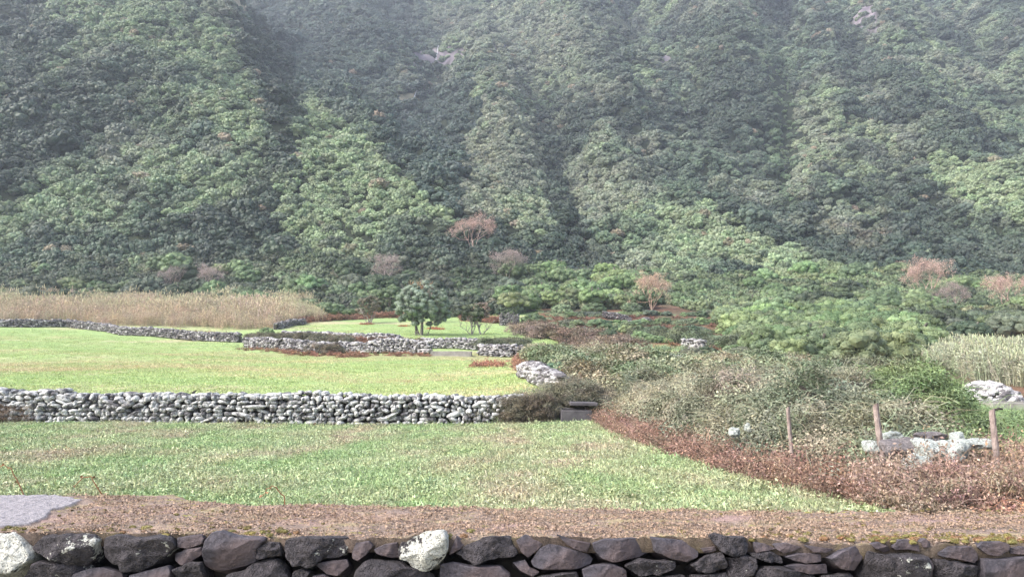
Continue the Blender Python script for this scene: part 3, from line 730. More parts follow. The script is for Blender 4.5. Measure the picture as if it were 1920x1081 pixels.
def trees_in(poly, Y0, Y1, n, rr, tints, label, group, name="evergreen_tree", cat="tree", minsep=.8, lift=.35, hz=.95, marks=()):
    got = []; tries = 0
    while len(got) < n and tries < n * 80:
        tries += 1
        y = rng.uniform(Y0, Y1); uu = rng.uniform(min(p[0] for p in poly), max(p[0] for p in poly)); x = (uu - 960) / F * y
        z = H1(x, y); pu, pv = proj(np.array([x, y, z]))
        if not inpoly(np.array([pu]), np.array([pv]), poly)[0]: continue
        r = rng.uniform(*rr)
        if any((x - a) ** 2 + (y - b) ** 2 < (minsep * (r + c)) ** 2 for a, b, c in got): continue
        got.append((x, y, r)); t = tints[int(rng.integers(len(tints)))]
        tt_ = jtint(t, 1, .15)[0]
        bush(x, y, r, tt_, describe(label[0], label[1], pu, r, rr, tt_, y, Y0, Y1, marks), group, name, cat, lift, hz)
    return got
# belt behind the reeds
trees_in([(-80, 500), (620, 500), (620, 585), (-80, 585)], 126, 158, 62, (1.9, 3.4), [DB, GB, DB, GB, LB, SB], ("rounded tree", "behind the reeds,"), "evergreens behind the reed bed", minsep=.55, marks=((0, "at the left edge"), (130, "by the dark bushy tree"), (250, "past the dark bushy tree"), (318, "by the grey bare tree"), (385, "by the pale mauve tree"), (480, "past the pale mauve tree"), (580, "at the right end")))
trees_in([(610, 505), (960, 505), (960, 592), (640, 592)], 122, 158, 44, (1.9, 3.2), [DB, GB, SB, DB], ("evergreen", "behind the meadow,"), "evergreens behind the upper meadow", minsep=.55, marks=((650, "by the feathery shrubs"), (700, "by the gnarled tree"), (733, "by the round tree"), (792, "behind the broad tree"), (850, "past the broad tree"), (895, "behind the small pair"), (950, "by the ruin")))
trees_in([(950, 520), (1230, 505), (1230, 585), (1020, 580), (950, 598)], 112, 156, 44, (1.7, 2.9), [YB, LB, LB, GB], ("light crowned tree", "over the terraces,"), "light evergreens above the terraces", minsep=.55, lift=.7, marks=((960, "above the ruin"), (1030, "past the ruin"), (1090, "over the upper terrace"), (1140, "above the purple wall"), (1200, "by the rust pink tree")))
trees_in([(1230, 500), (1700, 520), (1960, 560), (1960, 600), (1700, 600), (1230, 575)], 112, 158, 52, (1.8, 3.1), [LB, GB, LB, DB, GB], ("tree", "above the bush slope,"), "evergreens above the bush slope", minsep=.55, marks=((1240, "by the tall dark shrub"), (1320, "above the last terrace"), (1400, "near its left end"), (1500, "left of its middle"), (1600, "right of its middle"), (1742, "by the wide pink tree"), (1840, "between the pink trees"), (1900, "by the rightmost pink tree")))
trees_in([(1330, 575), (1460, 560), (1620, 590), (1740, 640), (1700, 700), (1520, 690), (1420, 668), (1360, 620)], 60, 118, 150, (1.4, 2.7), [LB, GB, LB, YB, GB], ("shrub", "on the bush slope,"), "bright green shrubs of the bush slope", "evergreen_shrub", "shrub", minsep=.36, lift=.3, hz=.95, marks=((1350, "beside the terraces"), (1400, "near its left foot"), (1460, "above the round bright shrub"), (1520, "left of its middle"), (1570, "at its middle"), (1620, "right of its middle"), (1670, "towards its right end"), (1720, "at its right end")))
trees_in([(1700, 600), (1960, 600), (1960, 650), (1760, 660)], 74, 112, 26, (1.4, 2.6), [GB, DB, SB, LB], ("shrub", "behind the right reeds,"), "shrubs behind the right reeds", "evergreen_shrub", "shrub", minsep=.5, marks=((1740, "at their left end"), (1800, "left of their middle"), (1860, "right of their middle"), (1920, "at the frame edge")))

def grow(b, lb, p, d, L, r, lev, tips, spread=.55, up=.25, nseg=4, kids=(2, 4)):
    P = [p.copy()]; dd = d.copy()
    for i in range(nseg):
        dd = dd + rng.normal(0, .13, 3) + np.array([0, 0, up * .15]); dd /= np.linalg.norm(dd); P.append(P[-1] + dd * L / nseg)
    P = np.array(P); V, Fq = tube(P, np.linspace(r, r * .62, len(P)), 7 if r > .04 else 4 if r > .015 else 3); b.add(V, Fq, rng.random())
    if lev == 0: tips.append((P[-1], dd)); return
    for k in range(rng.integers(kids[0], kids[1] + 1)):
        nd = dd + rng.normal(0, spread, 3); nd[2] += up * .5; nd /= np.linalg.norm(nd)
        i = -1 if k < 2 else rng.integers(2, len(P)); grow(b, lb, P[i], nd, L * rng.uniform(.6, .85), r * .6, lev - 1, tips, spread, up, nseg, kids)

def tree(name, base, h, cr, trunks, tint, label, cat="tree", group=None, bark='bark', nclump=130, crown_c=None, crown_r=None, dens=55, lsz=.085, lr=.33, skirt=-.2, fill=.35):
    """trunks: (dx, dy, lean x, lean y); crown_c / crown_r: centre and radii of the crown volume in tree space"""
    o = empty(name, base); tag(o, label, cat, group)
    b = MB(); tips = []
    for dx, dy, lx, ly, rr in trunks:
        grow(b, None, np.array([dx, dy, -.2]), np.array([lx, ly, 1.]) / np.linalg.norm([lx, ly, 1.]), h * .38, rr, 3, tips, .5, .3)
    tb = b.build("trunk", M[bark], o, True)
    cb = MB(); cc = np.array(crown_c if crown_c is not None else (0, 0, h * .62)); R = np.array(crown_r if crown_r is not None else (cr, cr, h * .4))
    C = []
    while len(C) < nclump:
        d = rng.normal(0, 1, 3); d /= np.linalg.norm(d)
        if d[2] < skirt and rng.random() < .6: continue
        k = rng.uniform(.45, 1.0) ** .5
        q = cc + d * R * k * (1 + .18 * vnoise(d[0] * 2.3, d[1] * 2.3, d[2] * 2.3, 77)); C.append(q)
    C = np.array(C); Rr = lr * rng.uniform(.6, 1.35, len(C))
    V, Fc, fid = blobs(C, np.stack([Rr * .85, Rr * .85, Rr * .72], 1), 1, .35, 1.7); lum = rng.random(len(C))
    cb.add(V, Fc, lum[fid] * .4 + .1)
    n = len(C) * dens; k = rng.integers(0, len(C), n); d = rng.normal(0, 1, (n, 3)); d[:, 2] = np.abs(d[:, 2]) - .3; d /= np.linalg.norm(d, axis=1)[:, None]
    P = C[k] + d * Rr[k][:, None] * np.array([1, 1, .75]) * rng.uniform(.8, 1.25, n)[:, None]
    V, Fq = leaves(P, d + np.array([0, 0, .5]), lsz * rng.uniform(.6, 1.3, n), .5, .5); cb.add(V, Fq, np.clip(lum[k] * .4 + .6 * rng.random(n), 0, 1))
    co = cb.build("crown", M['leaf'], o); co["tint"] = [float(q) for q in tint]
    return o
def bare_tree(name, base, h, tint, label, lev=5, spread=.55, r=.075, trunks=5, cat="tree", group=None, kids=(2, 3), leafn=15):
    o = empty(name, base); tag(o, label, cat, group)
    b = MB(); tips = []
    for i in range(trunks):
        a = i * 6.28 / trunks + rng.random(); grow(b, None, np.array([0, 0, -.2]), np.array([.5 * math.cos(a), .5 * math.sin(a), 1.]), h * .27, r, lev, tips, spread, .35, 3, kids)
    tb = b.build("twigs", M['dry'], o); tb["tint"] = [float(q) * .8 for q in tint]
    lb = MB(); T = np.array([t[0] for t in tips]); n = len(T) * leafn; k = rng.integers(0, len(T), n)
    V, Fq = leaves(T[k] + rng.normal(0, h * .028, (n, 3)), rng.normal(0, 1, (n, 3)), h * .010 * rng.uniform(.6, 1.3, n), .35, .5); lb.add(V, Fq, rng.random(n))
    co = lb.build("crown", M['dry'], o); co["tint"] = [float(q) for q in tint]
    return o
def on(u, v, Y):
    p = at(u, v, Y); return (p[0], Y, H1(p[0], Y))
gp = lambda u, v: tuple(ground_hit(u, v, 60))
# the broad tree in the meadow
p = gp(792, 629); sY = p[1] / F
print("tree at", p)
tree("meadow_tree", p, 98 * sY, 1, [(.0, 0, .05, .05, .20), (-.25, .1, -.32, .1, .15), (-.75, .2, -.05, 0, .10), (.3, .2, .55, 0, .08)], np.array([.20, .26, .20]),
     "broad grey-green tree with several trunks standing alone in the upper meadow", nclump=330, crown_c=(0, 0, 57 * sY), crown_r=(50 * sY, 44 * sY, 39 * sY), dens=95, lsz=.06, lr=.31, skirt=-.8)
dry_top = MB()
for i in range(60):
    q = np.array([rng.normal(-.2, .55), rng.normal(0, .4), 92 * sY * .96]); e = q + np.array([rng.normal(0, .25), rng.normal(0, .2), rng.uniform(.5, 1.0)])
    V, Fq = tube(np.array([q, (q + e) / 2 + rng.normal(0, .05, 3), e]), np.array([.02, .015, .008]), 3); dry_top.add(V, Fq, rng.random())
dt = dry_top.build("dry_tips", M['dry'], bpy.data.objects["meadow_tree"]); dt["tint"] = [.42, .27, .17]
p = gp(733, 592)
tree("evergreen_tree", p, 3.9, 1, [(0, 0, .05, 0, .12), (.1, 0, -.25, 0, .08)], GB * .9, "bright green round tree at the meadow's far edge, left of the broad tree",
     nclump=90, crown_c=(0, 0, 2.9), crown_r=(1.9, 1.7, 1.5), dens=60, lr=.4)
p = gp(692, 606)
tree("gnarled_tree", p, 3.0, 1, [(0, 0, -.3, 0, .12), (.15, 0, .4, 0, .1), (0, .1, .05, 0, .1), (-.2, 0, -.8, 0, .06)], np.array([.12, .11, .075]), "gnarled brownish half bare tree with twisted pale stems in the meadow",
     nclump=55, crown_c=(0, 0, 2.5), crown_r=(1.7, 1.5, 1.3), dens=40, lr=.3, bark='bark_pale')
p = gp(885, 627)
tree("small_tree", p, 2.7, 1, [(0, 0, -.1, 0, .13), (0, 0, .4, 0, .07), (0, 0, -.9, 0, .06)], np.array([.10, .125, .07]), "small leaning tree with pale trunk, left of the pair in the meadow",
     nclump=60, crown_c=(-.1, 0, 2.35), crown_r=(1.35, 1.2, .95), dens=50, lr=.3, bark='bark_pale')
p = gp(904, 627)
tree("small_tree", p, 2.2, 1, [(0, 0, -.3, 0, .12), (0, 0, .55, 0, .08)], np.array([.17, .14, .11]), "small nearly leafless forked tree, right of the pair in the meadow",
     nclump=24, crown_c=(-.1, 0, 2.4), crown_r=(.8, .8, 1.1), dens=30, lr=.22, bark='bark_pale')
p = gp(812, 606)
tree("small_tree", p, 2.4, 1, [(0, 0, .1, 0, .09)], np.array([.12, .15, .09]), "little pale tree behind the broad meadow tree", nclump=40, crown_c=(0, 0, 2.3), crown_r=(1.2, 1.1, .9), dens=40, lr=.28, bark='bark_pale')
PINK = np.array([.46, .345, .315]); MAU = np.array([.36, .31, .31])
for u, v, h, t, lb in ((1222, 588, 7.0, np.array([.46, .35, .29]), "large rust pink bare tree above the red terraces"),
                       (1742, 572, 8.5, PINK, "wide pinkish bare tree in the dark wood beyond the bush slope"),
                       (1895, 590, 7.6, PINK * .95, "pinkish bare tree beside the right edge of the wood"),
                       (886, 478, 9.5, PINK, "tall pink bare tree at the mouth of the wooded valley"),
                       (727, 540, 6.6, MAU, "mauve grey bare tree behind the bright green round tree"),
                       (950, 535, 8.0, MAU * .9, "mauve grey bare thicket tree between the dark wood and light evergreens"),
                       (385, 553, 5.8, MAU, "pale mauve bare tree standing behind the middle of the reed bed"),
                       (318, 548, 5.2, MAU * .9, "grey bare tree behind the reed bed left of the pale mauve one"),
                       (1790, 590, 5.5, MAU * .8, "small grey mauve bare tree beside the wide pinkish one"),
                       (905, 598, 2.6, PINK * .9, "low pinkish bare shrub behind the small meadow trees")):
    Y = min(float(ground_hit(u, v, 90)[1]), 235)
    p = at(u, v, Y); z = H1(p[0], Y)
    z += .4 * (Y > 112)
    bare_tree("bare_tree", (p[0], Y, z), h * (1.0), t, lb)

# ------------------------------------------------------------------ dry stone walls
print("walls")
def wall_path(P, step):
    P = np.array(P, float); d = np.concatenate([[0], np.cumsum(np.linalg.norm(np.diff(P, axis=0), axis=1))])
    s = np.arange(0, d[-1], step); return np.stack([np.interp(s, d, P[:, k]) for k in range(2)], 1), d[-1]
def dry_wall(name, P, hgt, label, sw=.27, sh=.18, thick=.55, sub=2, mat='stone', hvar=.08, base=None, lichen=0., both=True, cat="wall", group=None, wob=0, skip=None):
    """courses of separate rounded stones round an earth core, following the ground"""
    o = empty(name, (0, 0, 0)); tag(o, label, cat, group)
    Q, L = wall_path(P, .1); T = np.gradient(Q, axis=0); T /= np.linalg.norm(T, axis=1)[:, None]; Nn = np.stack([T[:, 1], -T[:, 0]], 1)
    if Nn[len(Nn) // 2] @ (-Q[len(Q) // 2]) < 0: Nn = -Nn
    zb = H(Q[:, 0], Q[:, 1]) if base is None else np.full(len(Q), base)
    hh = np.array([hgt(i / len(Q)) for i in range(len(Q))]) if callable(hgt) else np.full(len(Q), hgt); hh = hh * (1 + hvar * vnoise(np.arange(len(Q)) * .1 / 1.3, 0, 0, int(rng.integers(99))))
    C = []; R = []
    sides = (1, -1) if both else (1,)
    for sgn in sides:
        z = 0.
        while z < hh.max():
            ch = sh * rng.uniform(.75, 1.3); s = rng.random() * sw
            while s < L:
                w_ = sw * rng.lognormal(0, .42); i = min(int((s + w_ / 2) / .1), len(Q) - 1)
                zc = z + ch * .5 + rng.normal(0, sh * .18)
                if zc < hh[i] - ch * .15:
                    q = Q[i] + Nn[i] * sgn * (thick / 2 * (1 - .25 * zc / hh[i]) + rng.normal(0, .045)); a = w_ * rng.uniform(.42, .54); hz = ch * rng.uniform(.38, .60)
                    C.append((q[0], q[1], zb[i] + zc)); R.append((a, sgn, hz, i))
                s += w_ * .92
            z += ch * .86
    # cope
    s = 0.
    while s < L:
        w_ = sw * rng.lognormal(.15, .3); i = min(int((s + w_ / 2) / .1), len(Q) - 1); q = Q[i] + Nn[i] * rng.normal(0, .05)
        C.append((q[0], q[1], zb[i] + hh[i] + sh * rng.uniform(-.25, .25))); R.append((w_ * .56, 0, sh * rng.uniform(.45, .75), i)); s += w_ * .95
    V0, F0 = ICO[sub]; n = len(C); C = np.array(C); ii = np.array([r[3] for r in R]); A = np.array([r[0] for r in R]); Hh = np.array([r[2] for r in R]); dep = np.where([r[1] == 0 for r in R], thick * .48, .17)
    off = rng.random((n, 1, 3)) * 100; q = V0[None] * 1.25 + off; q2 = V0[None] * 3.1 + off
    d = 1 + .30 * vnoise(q[..., 0], q[..., 1], q[..., 2]) + .11 * vnoise(q2[..., 0], q2[..., 1], q2[..., 2])
    W_ = V0[None] * d[..., None]
    # boxier than a ball
    W_ = np.sign(W_) * np.abs(W_) ** .85
    a = rng.normal(0, .22, n); ca, sa = np.cos(a)[:, None], np.sin(a)[:, None]
    lx = W_[..., 0] * A[:, None]; ly = W_[..., 1] * dep[:, None]; lz = W_[..., 2] * Hh[:, None]
    lx, lz = lx * ca - lz * sa, lx * sa + lz * ca
    Ti = T[ii]; Ni = Nn[ii]
    V = np.stack([C[:, 0:1] + lx * Ti[:, 0:1] + ly * Ni[:, 0:1], C[:, 1:2] + lx * Ti[:, 1:2] + ly * Ni[:, 1:2], C[:, 2:3] + lz], -1)
    keepm = np.ones(n, bool)
    if skip is not None: keepm = np.array([not skip(c) for c in C])
    V = V[keepm]; n = len(V)
    Fc = F0[None] + (np.arange(n) * len(V0))[:, None, None]
    so = mk("stonework", V.reshape(-1, 3), [Fc.reshape(-1, 3)], M[mat], o, smooth=(sub > 1), fattr={"rnd": np.repeat(rng.random(n), len(F0))}); so["lichen"] = float(lichen)
    # core
    th = thick / 2 - .10; k = len(Q); top = zb + hh - sh * .45
    cv = []
    for sgn, zz, t in ((1, zb - .3, th), (1, top, th * .8), (-1, top, th * .8), (-1, zb - .3, th)): cv.append(np.stack([Q[:, 0] + Nn[:, 0] * sgn * t, Q[:, 1] + Nn[:, 1] * sgn * t, zz], 1))
    cv = np.concatenate(cv); i = np.arange(k - 1); fs = [np.stack([i + j * k, i + 1 + j * k, i + 1 + (j + 1) * k, i + (j + 1) * k], 1) for j in range(3)]
    caps = np.array([[0, k, 2 * k, 3 * k], [k - 1, 2 * k - 1, 3 * k - 1, 4 * k - 1]])
    mk("earth_core", cv, [np.concatenate(fs + [caps])], M['core'], o)
    return o
dry_wall("dry_stone_wall", [tuple(p) for p in W2], lambda t: 1.0 - .12 * t + .14 * (t < .44), "long white lichened dry stone wall between the two nearest fields", sw=.185, sh=.125, sub=2, mat='stone', base=-.08, lichen=-.03)
g2 = lambda u, v: tuple(ground_hit(u, v, 30)[:2])
ENC_F = [g2(460, 652), g2(520, 656), g2(600, 663)]
dry_wall("dry_stone_wall", [g2(460, 652), g2(530, 657), g2(605, 663)], .85, "grey dry stone wall forming the rounded left end of the enclosure", sub=1, mat='stone_far', sw=.3, sh=.2, lichen=-.03)
dry_wall("dry_stone_wall", [g2(605, 663), g2(700, 663), g2(805, 664)], lambda t: .8 + .3 * sstep(.3, .6, t), "lichened dry stone wall running up to the concrete sill from the left", sub=1, mat='stone_far', sw=.3, sh=.2, lichen=.02)
dry_wall("dry_stone_wall", [g2(898, 666), g2(940, 669), g2(980, 670)], .85, "short lichened dry stone wall right of the concrete sill", sub=1, mat='stone_far', sw=.3, sh=.2, lichen=.02)
dry_wall("dry_stone_wall", [g2(530, 635), g2(610, 637), g2(690, 643)], .7, "low dry stone wall at the back of the enclosure on the left", sub=1, mat='stone_far', sw=.3, sh=.2)
dry_wall("dry_stone_wall", [g2(690, 646), g2(750, 650)], 1.0, "short hump of dry stone wall in the middle of the enclosure", sub=1, mat='stone_far', sw=.3, sh=.2)
dry_wall("dry_stone_wall", [g2(790, 652), g2(840, 654), g2(895, 657)], .85, "dry stone wall behind the concrete sill", sub=1, mat='stone_far', sw=.3, sh=.2, lichen=.03)
dry_wall("dry_stone_wall", [g2(-60, 614), g2(60, 614), g2(128, 614), g2(160, 617), g2(225, 628), g2(300, 632), g2(390, 640), g2(450, 642)], .85, "long dark dry stone wall along the foot of the left reed bed", sub=1, mat='stone_far', sw=.34, sh=.22, lichen=-.08)
dry_wall("dry_stone_wall", [g2(516, 618), g2(545, 612), g2(570, 608)], .7, "low dark dry stone wall at the corner of the reeds and meadow", sub=1, mat='stone_far', sw=.34, sh=.22, lichen=-.1)
dry_wall("dry_stone_wall", [tuple(ground_hit(a, b, 26.8)[:2]) for a, b in ((985, 706), (1015, 722), (1055, 736))], .62, "crumbling lichened dry stone wall half hidden by brambles and red bracken", sub=1, mat='stone_far', sw=.22, sh=.15, lichen=.0)
dry_wall("dry_stone_wall", [g2(1055, 672), g2(1120, 676), g2(1160, 680)], .7, "low broken dry stone wall beside the green path", sub=1, mat='stone_far', sw=.3, sh=.2, lichen=.0)
dry_wall("dry_stone_wall", [g2(1195, 690), g2(1240, 693), g2(1290, 696)], .6, "pale low dry stone wall beyond the bramble bank left of the bush slope", sub=1, mat='stone_far', sw=.3, sh=.2, lichen=.08)
dry_wall("dry_stone_wall", [g2(1355, 704), g2(1400, 706)], .6, "short pale dry stone wall beyond the top of the bramble bank", sub=1, mat='stone_far', sw=.3, sh=.2, lichen=.08)
dry_wall("dry_stone_wall", [g2(1280, 656), g2(1320, 660)], .9, "short dark lichened dry stone wall at the foot of the terraces", sub=1, mat='stone_far', sw=.3, sh=.2, lichen=.0)
dry_wall("dry_stone_wall", [g2(1130, 604), g2(1180, 606), g2(1215, 608)], .8, "purple grey terrace wall of small stones below the rust pink tree", sub=1, mat='stone_far', sw=.3, sh=.18, lichen=-.12)

def boxm(b, x0, x1, y0, y1, z0, z1, bev=0):
    V = np.array([(x, y, z) for z in (z0, z1) for x, y in ((x0, y0), (x1, y0), (x1, y1), (x0, y1))], float)
    b.add(V, np.array([(0, 3, 2, 1), (4, 5, 6, 7), (0, 1, 5, 4), (1, 2, 6, 5), (2, 3, 7, 6), (3, 0, 4, 7)]))
def bevel(o, w=.015, seg=2):
    m_ = o.modifiers.new("bevel", 'BEVEL'); m_.width = w; m_.segments = seg; return o
# concrete sill in the gap of the enclosure
a = ground_hit(805, 668); c_ = ground_hit(885, 668); Ym = (a[1] + c_[1]) / 2
e = empty("concrete_trough", ((a[0] + c_[0]) / 2, Ym, min(a[2], c_[2]))); tag(e, "long low pale concrete trough closing the gap in the enclosure wall", "trough")
hw = (c_[0] - a[0]) / 2; b = MB(); boxm(b, -hw, hw, -.12, .08, -.3, .42); o = b.build("front_side", M['concrete'], e); bevel(o)
b = MB(); boxm(b, -hw, hw, .95, 1.1, -.2, .46); bevel(b.build("back_side", M['concrete'], e))
for s in (-1, 1):
    b = MB(); x0 = s * hw; boxm(b, min(x0, x0 - s * .15), max(x0, x0 - s * .15), .083, .947, -.2, .41); bevel(b.build("end_side", M['concrete'], e))
b = MB(); boxm(b, -hw + .155, hw - .155, .085, .945, .1, .3); b.build("trough_floor", M['mound'], e)
# trough at the end of the near wall
p0 = at(1052, 790, 24.6); x0 = p0[0]; x1 = at(1110, 790, 24.6)[0]; zb = H1(x0, 24.6)
e = empty("water_trough", ((x0 + x1) / 2, 24.6, zb)); tag(e, "dark concrete water trough under overhanging brambles at the wall corner", "trough")
hw = (x1 - x0) / 2
b = MB(); boxm(b, -hw, hw, -.06, .06, -.1, .40); bevel(b.build("front_side", M['concrete_dark'], e))
b = MB(); boxm(b, -hw, hw, .85, .97, -.1, .43); bevel(b.build("back_side", M['concrete_dark'], e))
for s in (-1, 1):
    b = MB(); xx = s * hw; boxm(b, min(xx, xx - s * .12), max(xx, xx - s * .12), .063, .847, -.1, .39); bevel(b.build("end_side", M['concrete_dark'], e))
b = MB(); boxm(b, -hw + .3, hw + .2, .2, 1.1, .53, .63); o = b.build("cover_slab", M['concrete_dark'], e); bevel(o, .02); o.rotation_euler = (0, .02, 0)
b = MB(); boxm(b, -hw + .125, hw - .125, .065, .845, .2, .36); b.build("water_surface", M['core'], e)
# trough by the right heap
p0 = at(1858, 757, 30.5); e = empty("concrete_trough", (p0[0], 30.5, p0[2])); tag(e, "low pale concrete trough in front of the stone heap", "trough")
b = MB(); boxm(b, 0, 2.4, -.1, .1, -.3, .05); bevel(b.build("front_side", M['concrete'], e)); b = MB(); boxm(b, 0, 2.4, .7, .85, -.3, .07); bevel(b.build("back_side", M['concrete'], e))
b = MB(); boxm(b, 0, .14, .103, .697, -.3, .04); bevel(b.build("end_side", M['concrete'], e))
# stone heap
def heap(cx, cy, rx, ry, h, label, n=420, sz=.2, mat='stone_far', lichen=.06):
    zb = H1(cx, cy); C = []; R = []
    for i in range(n):
        a, r = rng.random() * 6.28, rng.random() ** .5; x = math.cos(a) * r; y = math.sin(a) * r
        zz = h * (1 - abs(x) ** 2.2) * (1 - r ** 3) ** .8 if r < 1 else 0
        C.append((cx + x * rx, cy + y * ry, zb + max(0, zz) - .03)); s = sz * rng.lognormal(0, .3); R.append((s * .6, s * .5, s * .38))
    V, Fc, fid = blobs(np.array(C), np.array(R), 1, .35, 1.3); o = empty("stone_heap"); tag(o, label, "stone heap")
    so = mk("stonework", V, [Fc], M[mat], o, fattr={"rnd": rng.random(len(C))[fid]}); so["lichen"] = lichen
    g = np.linspace(-1, 1, 25); X, Y = np.meshgrid(g, g); r = np.minimum(np.hypot(X, Y), 1); Zz = h * np.clip(1 - np.abs(X) ** 2.2, 0, 1) * (1 - r ** 3) ** .8 - .12
    i = np.arange(24)[:, None] * 25 + np.arange(24)[None]; Fq = np.stack([i, i + 1, i + 26, i + 25], -1).reshape(-1, 4)
    mk("heap_core", np.stack([cx + X.ravel() * rx, cy + Y.ravel() * ry, zb + Zz.ravel()], 1), [Fq], M['core'], o)
c_ = at(1848, 752, 33); heap(c_[0], 33, 1.45, 1.3, .78, "rounded heap of small grey lichened stones in front of the right reeds", 700, .2)
c_ = at(1900, 782, 25); heap(c_[0], 25, 1.2, .5, .22, "low line of pale stones beside the right hand field post", 90, .2)
# ruined stone hut
p = ground_hit(955, 612); hs_ = p[1] / F
e = empty("ruined_hut", (p[0], p[1], p[2])); tag(e, "small roofless ruined stone hut beside the round shrub above the meadow", "ruin")
def rubble_wall(x0, x1, y, z1, gaps=(), th=.4, nm="front_wall"):
    C = []; R = []; z = 0
    while z < z1:
        x = x0
        while x < x1:
            w_ = rng.uniform(.2, .42)
            if not any(g[0] < x + w_ / 2 < g[1] and g[2] < z + .1 < g[3] for g in gaps) and z < z1 * (1 - .15 * rng.random()):
                C.append((x + w_ / 2, y + rng.normal(0, .02), z + .1)); R.append((w_ * .52, th * .5, .115))
            x += w_
        z += .2
    V, Fc, fid = blobs(np.array(C), np.array(R), 1, .3, 1.5); o = mk(nm, V, [Fc], M['stone_far'], e, fattr={"rnd": rng.random(len(C))[fid]}); o["lichen"] = -.12
rubble_wall(-1.1, 1.1, 0, 1.7, ((-.75, -.35, .9, 1.9), (.05, .45, -.1, .75), (.25, .55, 1.1, 1.9)))
rubble_wall(-1.1, 1.1, 2.0, 1.6, (), nm="rear_wall")
for s in (-1, 1):
    C = [(s * 1.1, y, z) for y in np.arange(.2, 2, .3) for z in np.arange(.1, 1.6, .2)]; V, Fc, fid = blobs(np.array(C), np.tile([[.2, .18, .115]], (len(C), 1)), 1, .3); o = mk("side_wall", V, [Fc], M['stone_far'], e, fattr={"rnd": rng.random(len(C))[fid]}); o["lichen"] = -.12
x, y = (p[0] + 47 * hs_, p[1] + 1.2); bush(x, y, 1.7, GB, "round dense green shrub beside the ruined stone hut", None, "evergreen_shrub", "shrub", .3, .8)
bush(p[0] - .2, p[1] + 3.0, 1.1, SB, "low grey green shrub growing behind the ruined hut", None, "evergreen_shrub", "shrub", .7, .7)

# ------------------------------------------------------------------ reeds
print("plants")
def pts_in(poly, Y0, Y1, n, xr=None):
    """n plan points between depths Y0..Y1 whose ground lies inside a region of the hillside"""
    out = []; got = 0; umin, umax = min(p[0] for p in poly), max(p[0] for p in poly)
    for _ in range(60):
        y = np.sqrt(rng.uniform(Y0 * Y0, Y1 * Y1, n)); uu = rng.uniform(umin, umax, n); x = (uu - 960) / F * y
        z = H(x, y); pu, pv = proj(np.stack([x, y, z], 1)); k = inpoly(pu, pv, poly); out.append(np.stack([x, y, z], 1)[k]); got += k.sum()
        if got >= n: break
    return np.concatenate(out)[:n]
REEDL = [(-120, 560), (575, 560), (612, 604), (560, 606), (515, 616), (505, 628), (440, 634), (300, 626), (225, 620), (160, 608), (-120, 606)]
P = pts_in(REEDL, 100, 136, 3000); n = len(P)
t = np.clip(.5 + 1.2 * fbm(P[:, 0] / 6, P[:, 1] / 6, 0., 61, 2), 0, 1)
tint = jtint(lerp(np.array([.47, .375, .29]), np.array([.40, .39, .26]), t * .7 * sstep(104, 120, P[:, 1])), n, .2)
hh = rng.uniform(2.2, 3.2, n) * np.where(rng.random(n) < .06, 1.25, 1) * (1 + .15 * fbm(P[:, 0] / 4, P[:, 1] / 4, 0., 62, 2)) * np.interp(P[:, 1], [100, 106, 112, 136], [.45, .65, .85, .85]) * np.interp(proj(P)[0], [545, 612], [1, .5])
scatter("reeds", P, rots(n, .08), np.stack([hh * .85, hh * .85, hh], 1), tint, RD, "tall straw coloured reed bed along the left far edge of the fields", nvar=5)
REEDR = [(1740, 692), (1790, 680), (1850, 672), (1990, 668), (1990, 735), (1890, 722), (1790, 702), (1745, 690)]
P = pts_in(REEDR, 36, 76, 2200); n = len(P)
tint = jtint(np.array([.31, .32, .235]), n, .28); hh = rng.uniform(.7, 1.75, n) * (1 + .3 * fbm(P[:, 0] / 3, P[:, 1] / 3, 0., 63, 2))
scatter("reeds", P, rots(n, .12), np.stack([hh * .8, hh * .8, hh], 1), tint, RD, "pale olive reed bed behind the stone heap at the right edge", nvar=5)

# ------------------------------------------------------------------ brambles, bracken
def mound(name, P2, R, hgt, label):
    pass
def hedge_h(x, y):
    """height of the bramble bank above the ground"""
    L = np.array([[a, b, 0] for a, b in HF]); d, _ = seg_dist(x, y, L)
    fx = np.interp(y, [9, 11, 13, 15.5, 18, 22, 25, 40], [5.2, 4.3, 3.8, 3.5, 3.3, 3.0, 2.9, 2.6]); s = x - fx
    top = np.interp(y, [8, 9.5, 11.5, 14, 18, 24, 30], [.3, .4, .75, 1.2, 1.3, 1.15, .7])
    right = 1 - .85 * sstep(0, 1, (x - (.2 + .5 * y)) / 1.6)
    return np.where(s > 0, top * sstep(0, 1, s / 1.3) ** .6 * right * (.74 + .65 * np.abs(fbm(x / 1.5, y / 1.5, 0., 71, 2)) + .22 * fbm(x / .6, y / .6, 0., 72, 2)), 0)
# solid floor of the bank
gx = np.linspace(2.0, 17, 110); gy = np.linspace(8.6, 30, 150); X, Y = np.meshgrid(gx, gy)
hz = np.maximum(hedge_h(X, Y) - .28, -.3); Zm = H(X, Y) + hz
hb = empty("bramble_hedge", (0, 0, 0)); tag(hb, "wide bank of brambles sprawling over a buried wall along the right of the field", "hedge", None, "stuff")
i = np.arange(149)[:, None] * 110 + np.arange(109)[None]; Fq = np.stack([i, i + 1, i + 111, i + 110], -1).reshape(-1, 4)
ko = mk("thicket_core", np.stack([X, Y, Zm], -1).reshape(-1, 3), [Fq], M['mound'], hb, smooth=True)
ko["kind"] = "stuff"
def bank_pts(n, x0, x1, y0, y1):
    x = rng.uniform(x0, x1, n); y = y0 + (y1 - y0) * rng.random(n); h = hedge_h(x, y); k = h > .08
    x, y, h = x[k], y[k], h[k]; return np.stack([x, y, H(x, y) + h * rng.uniform(.72, 1.0, len(h)) - .22], 1), h
P, h = bank_pts(6000, 2.2, 16, 9.5, 29); n = len(P)
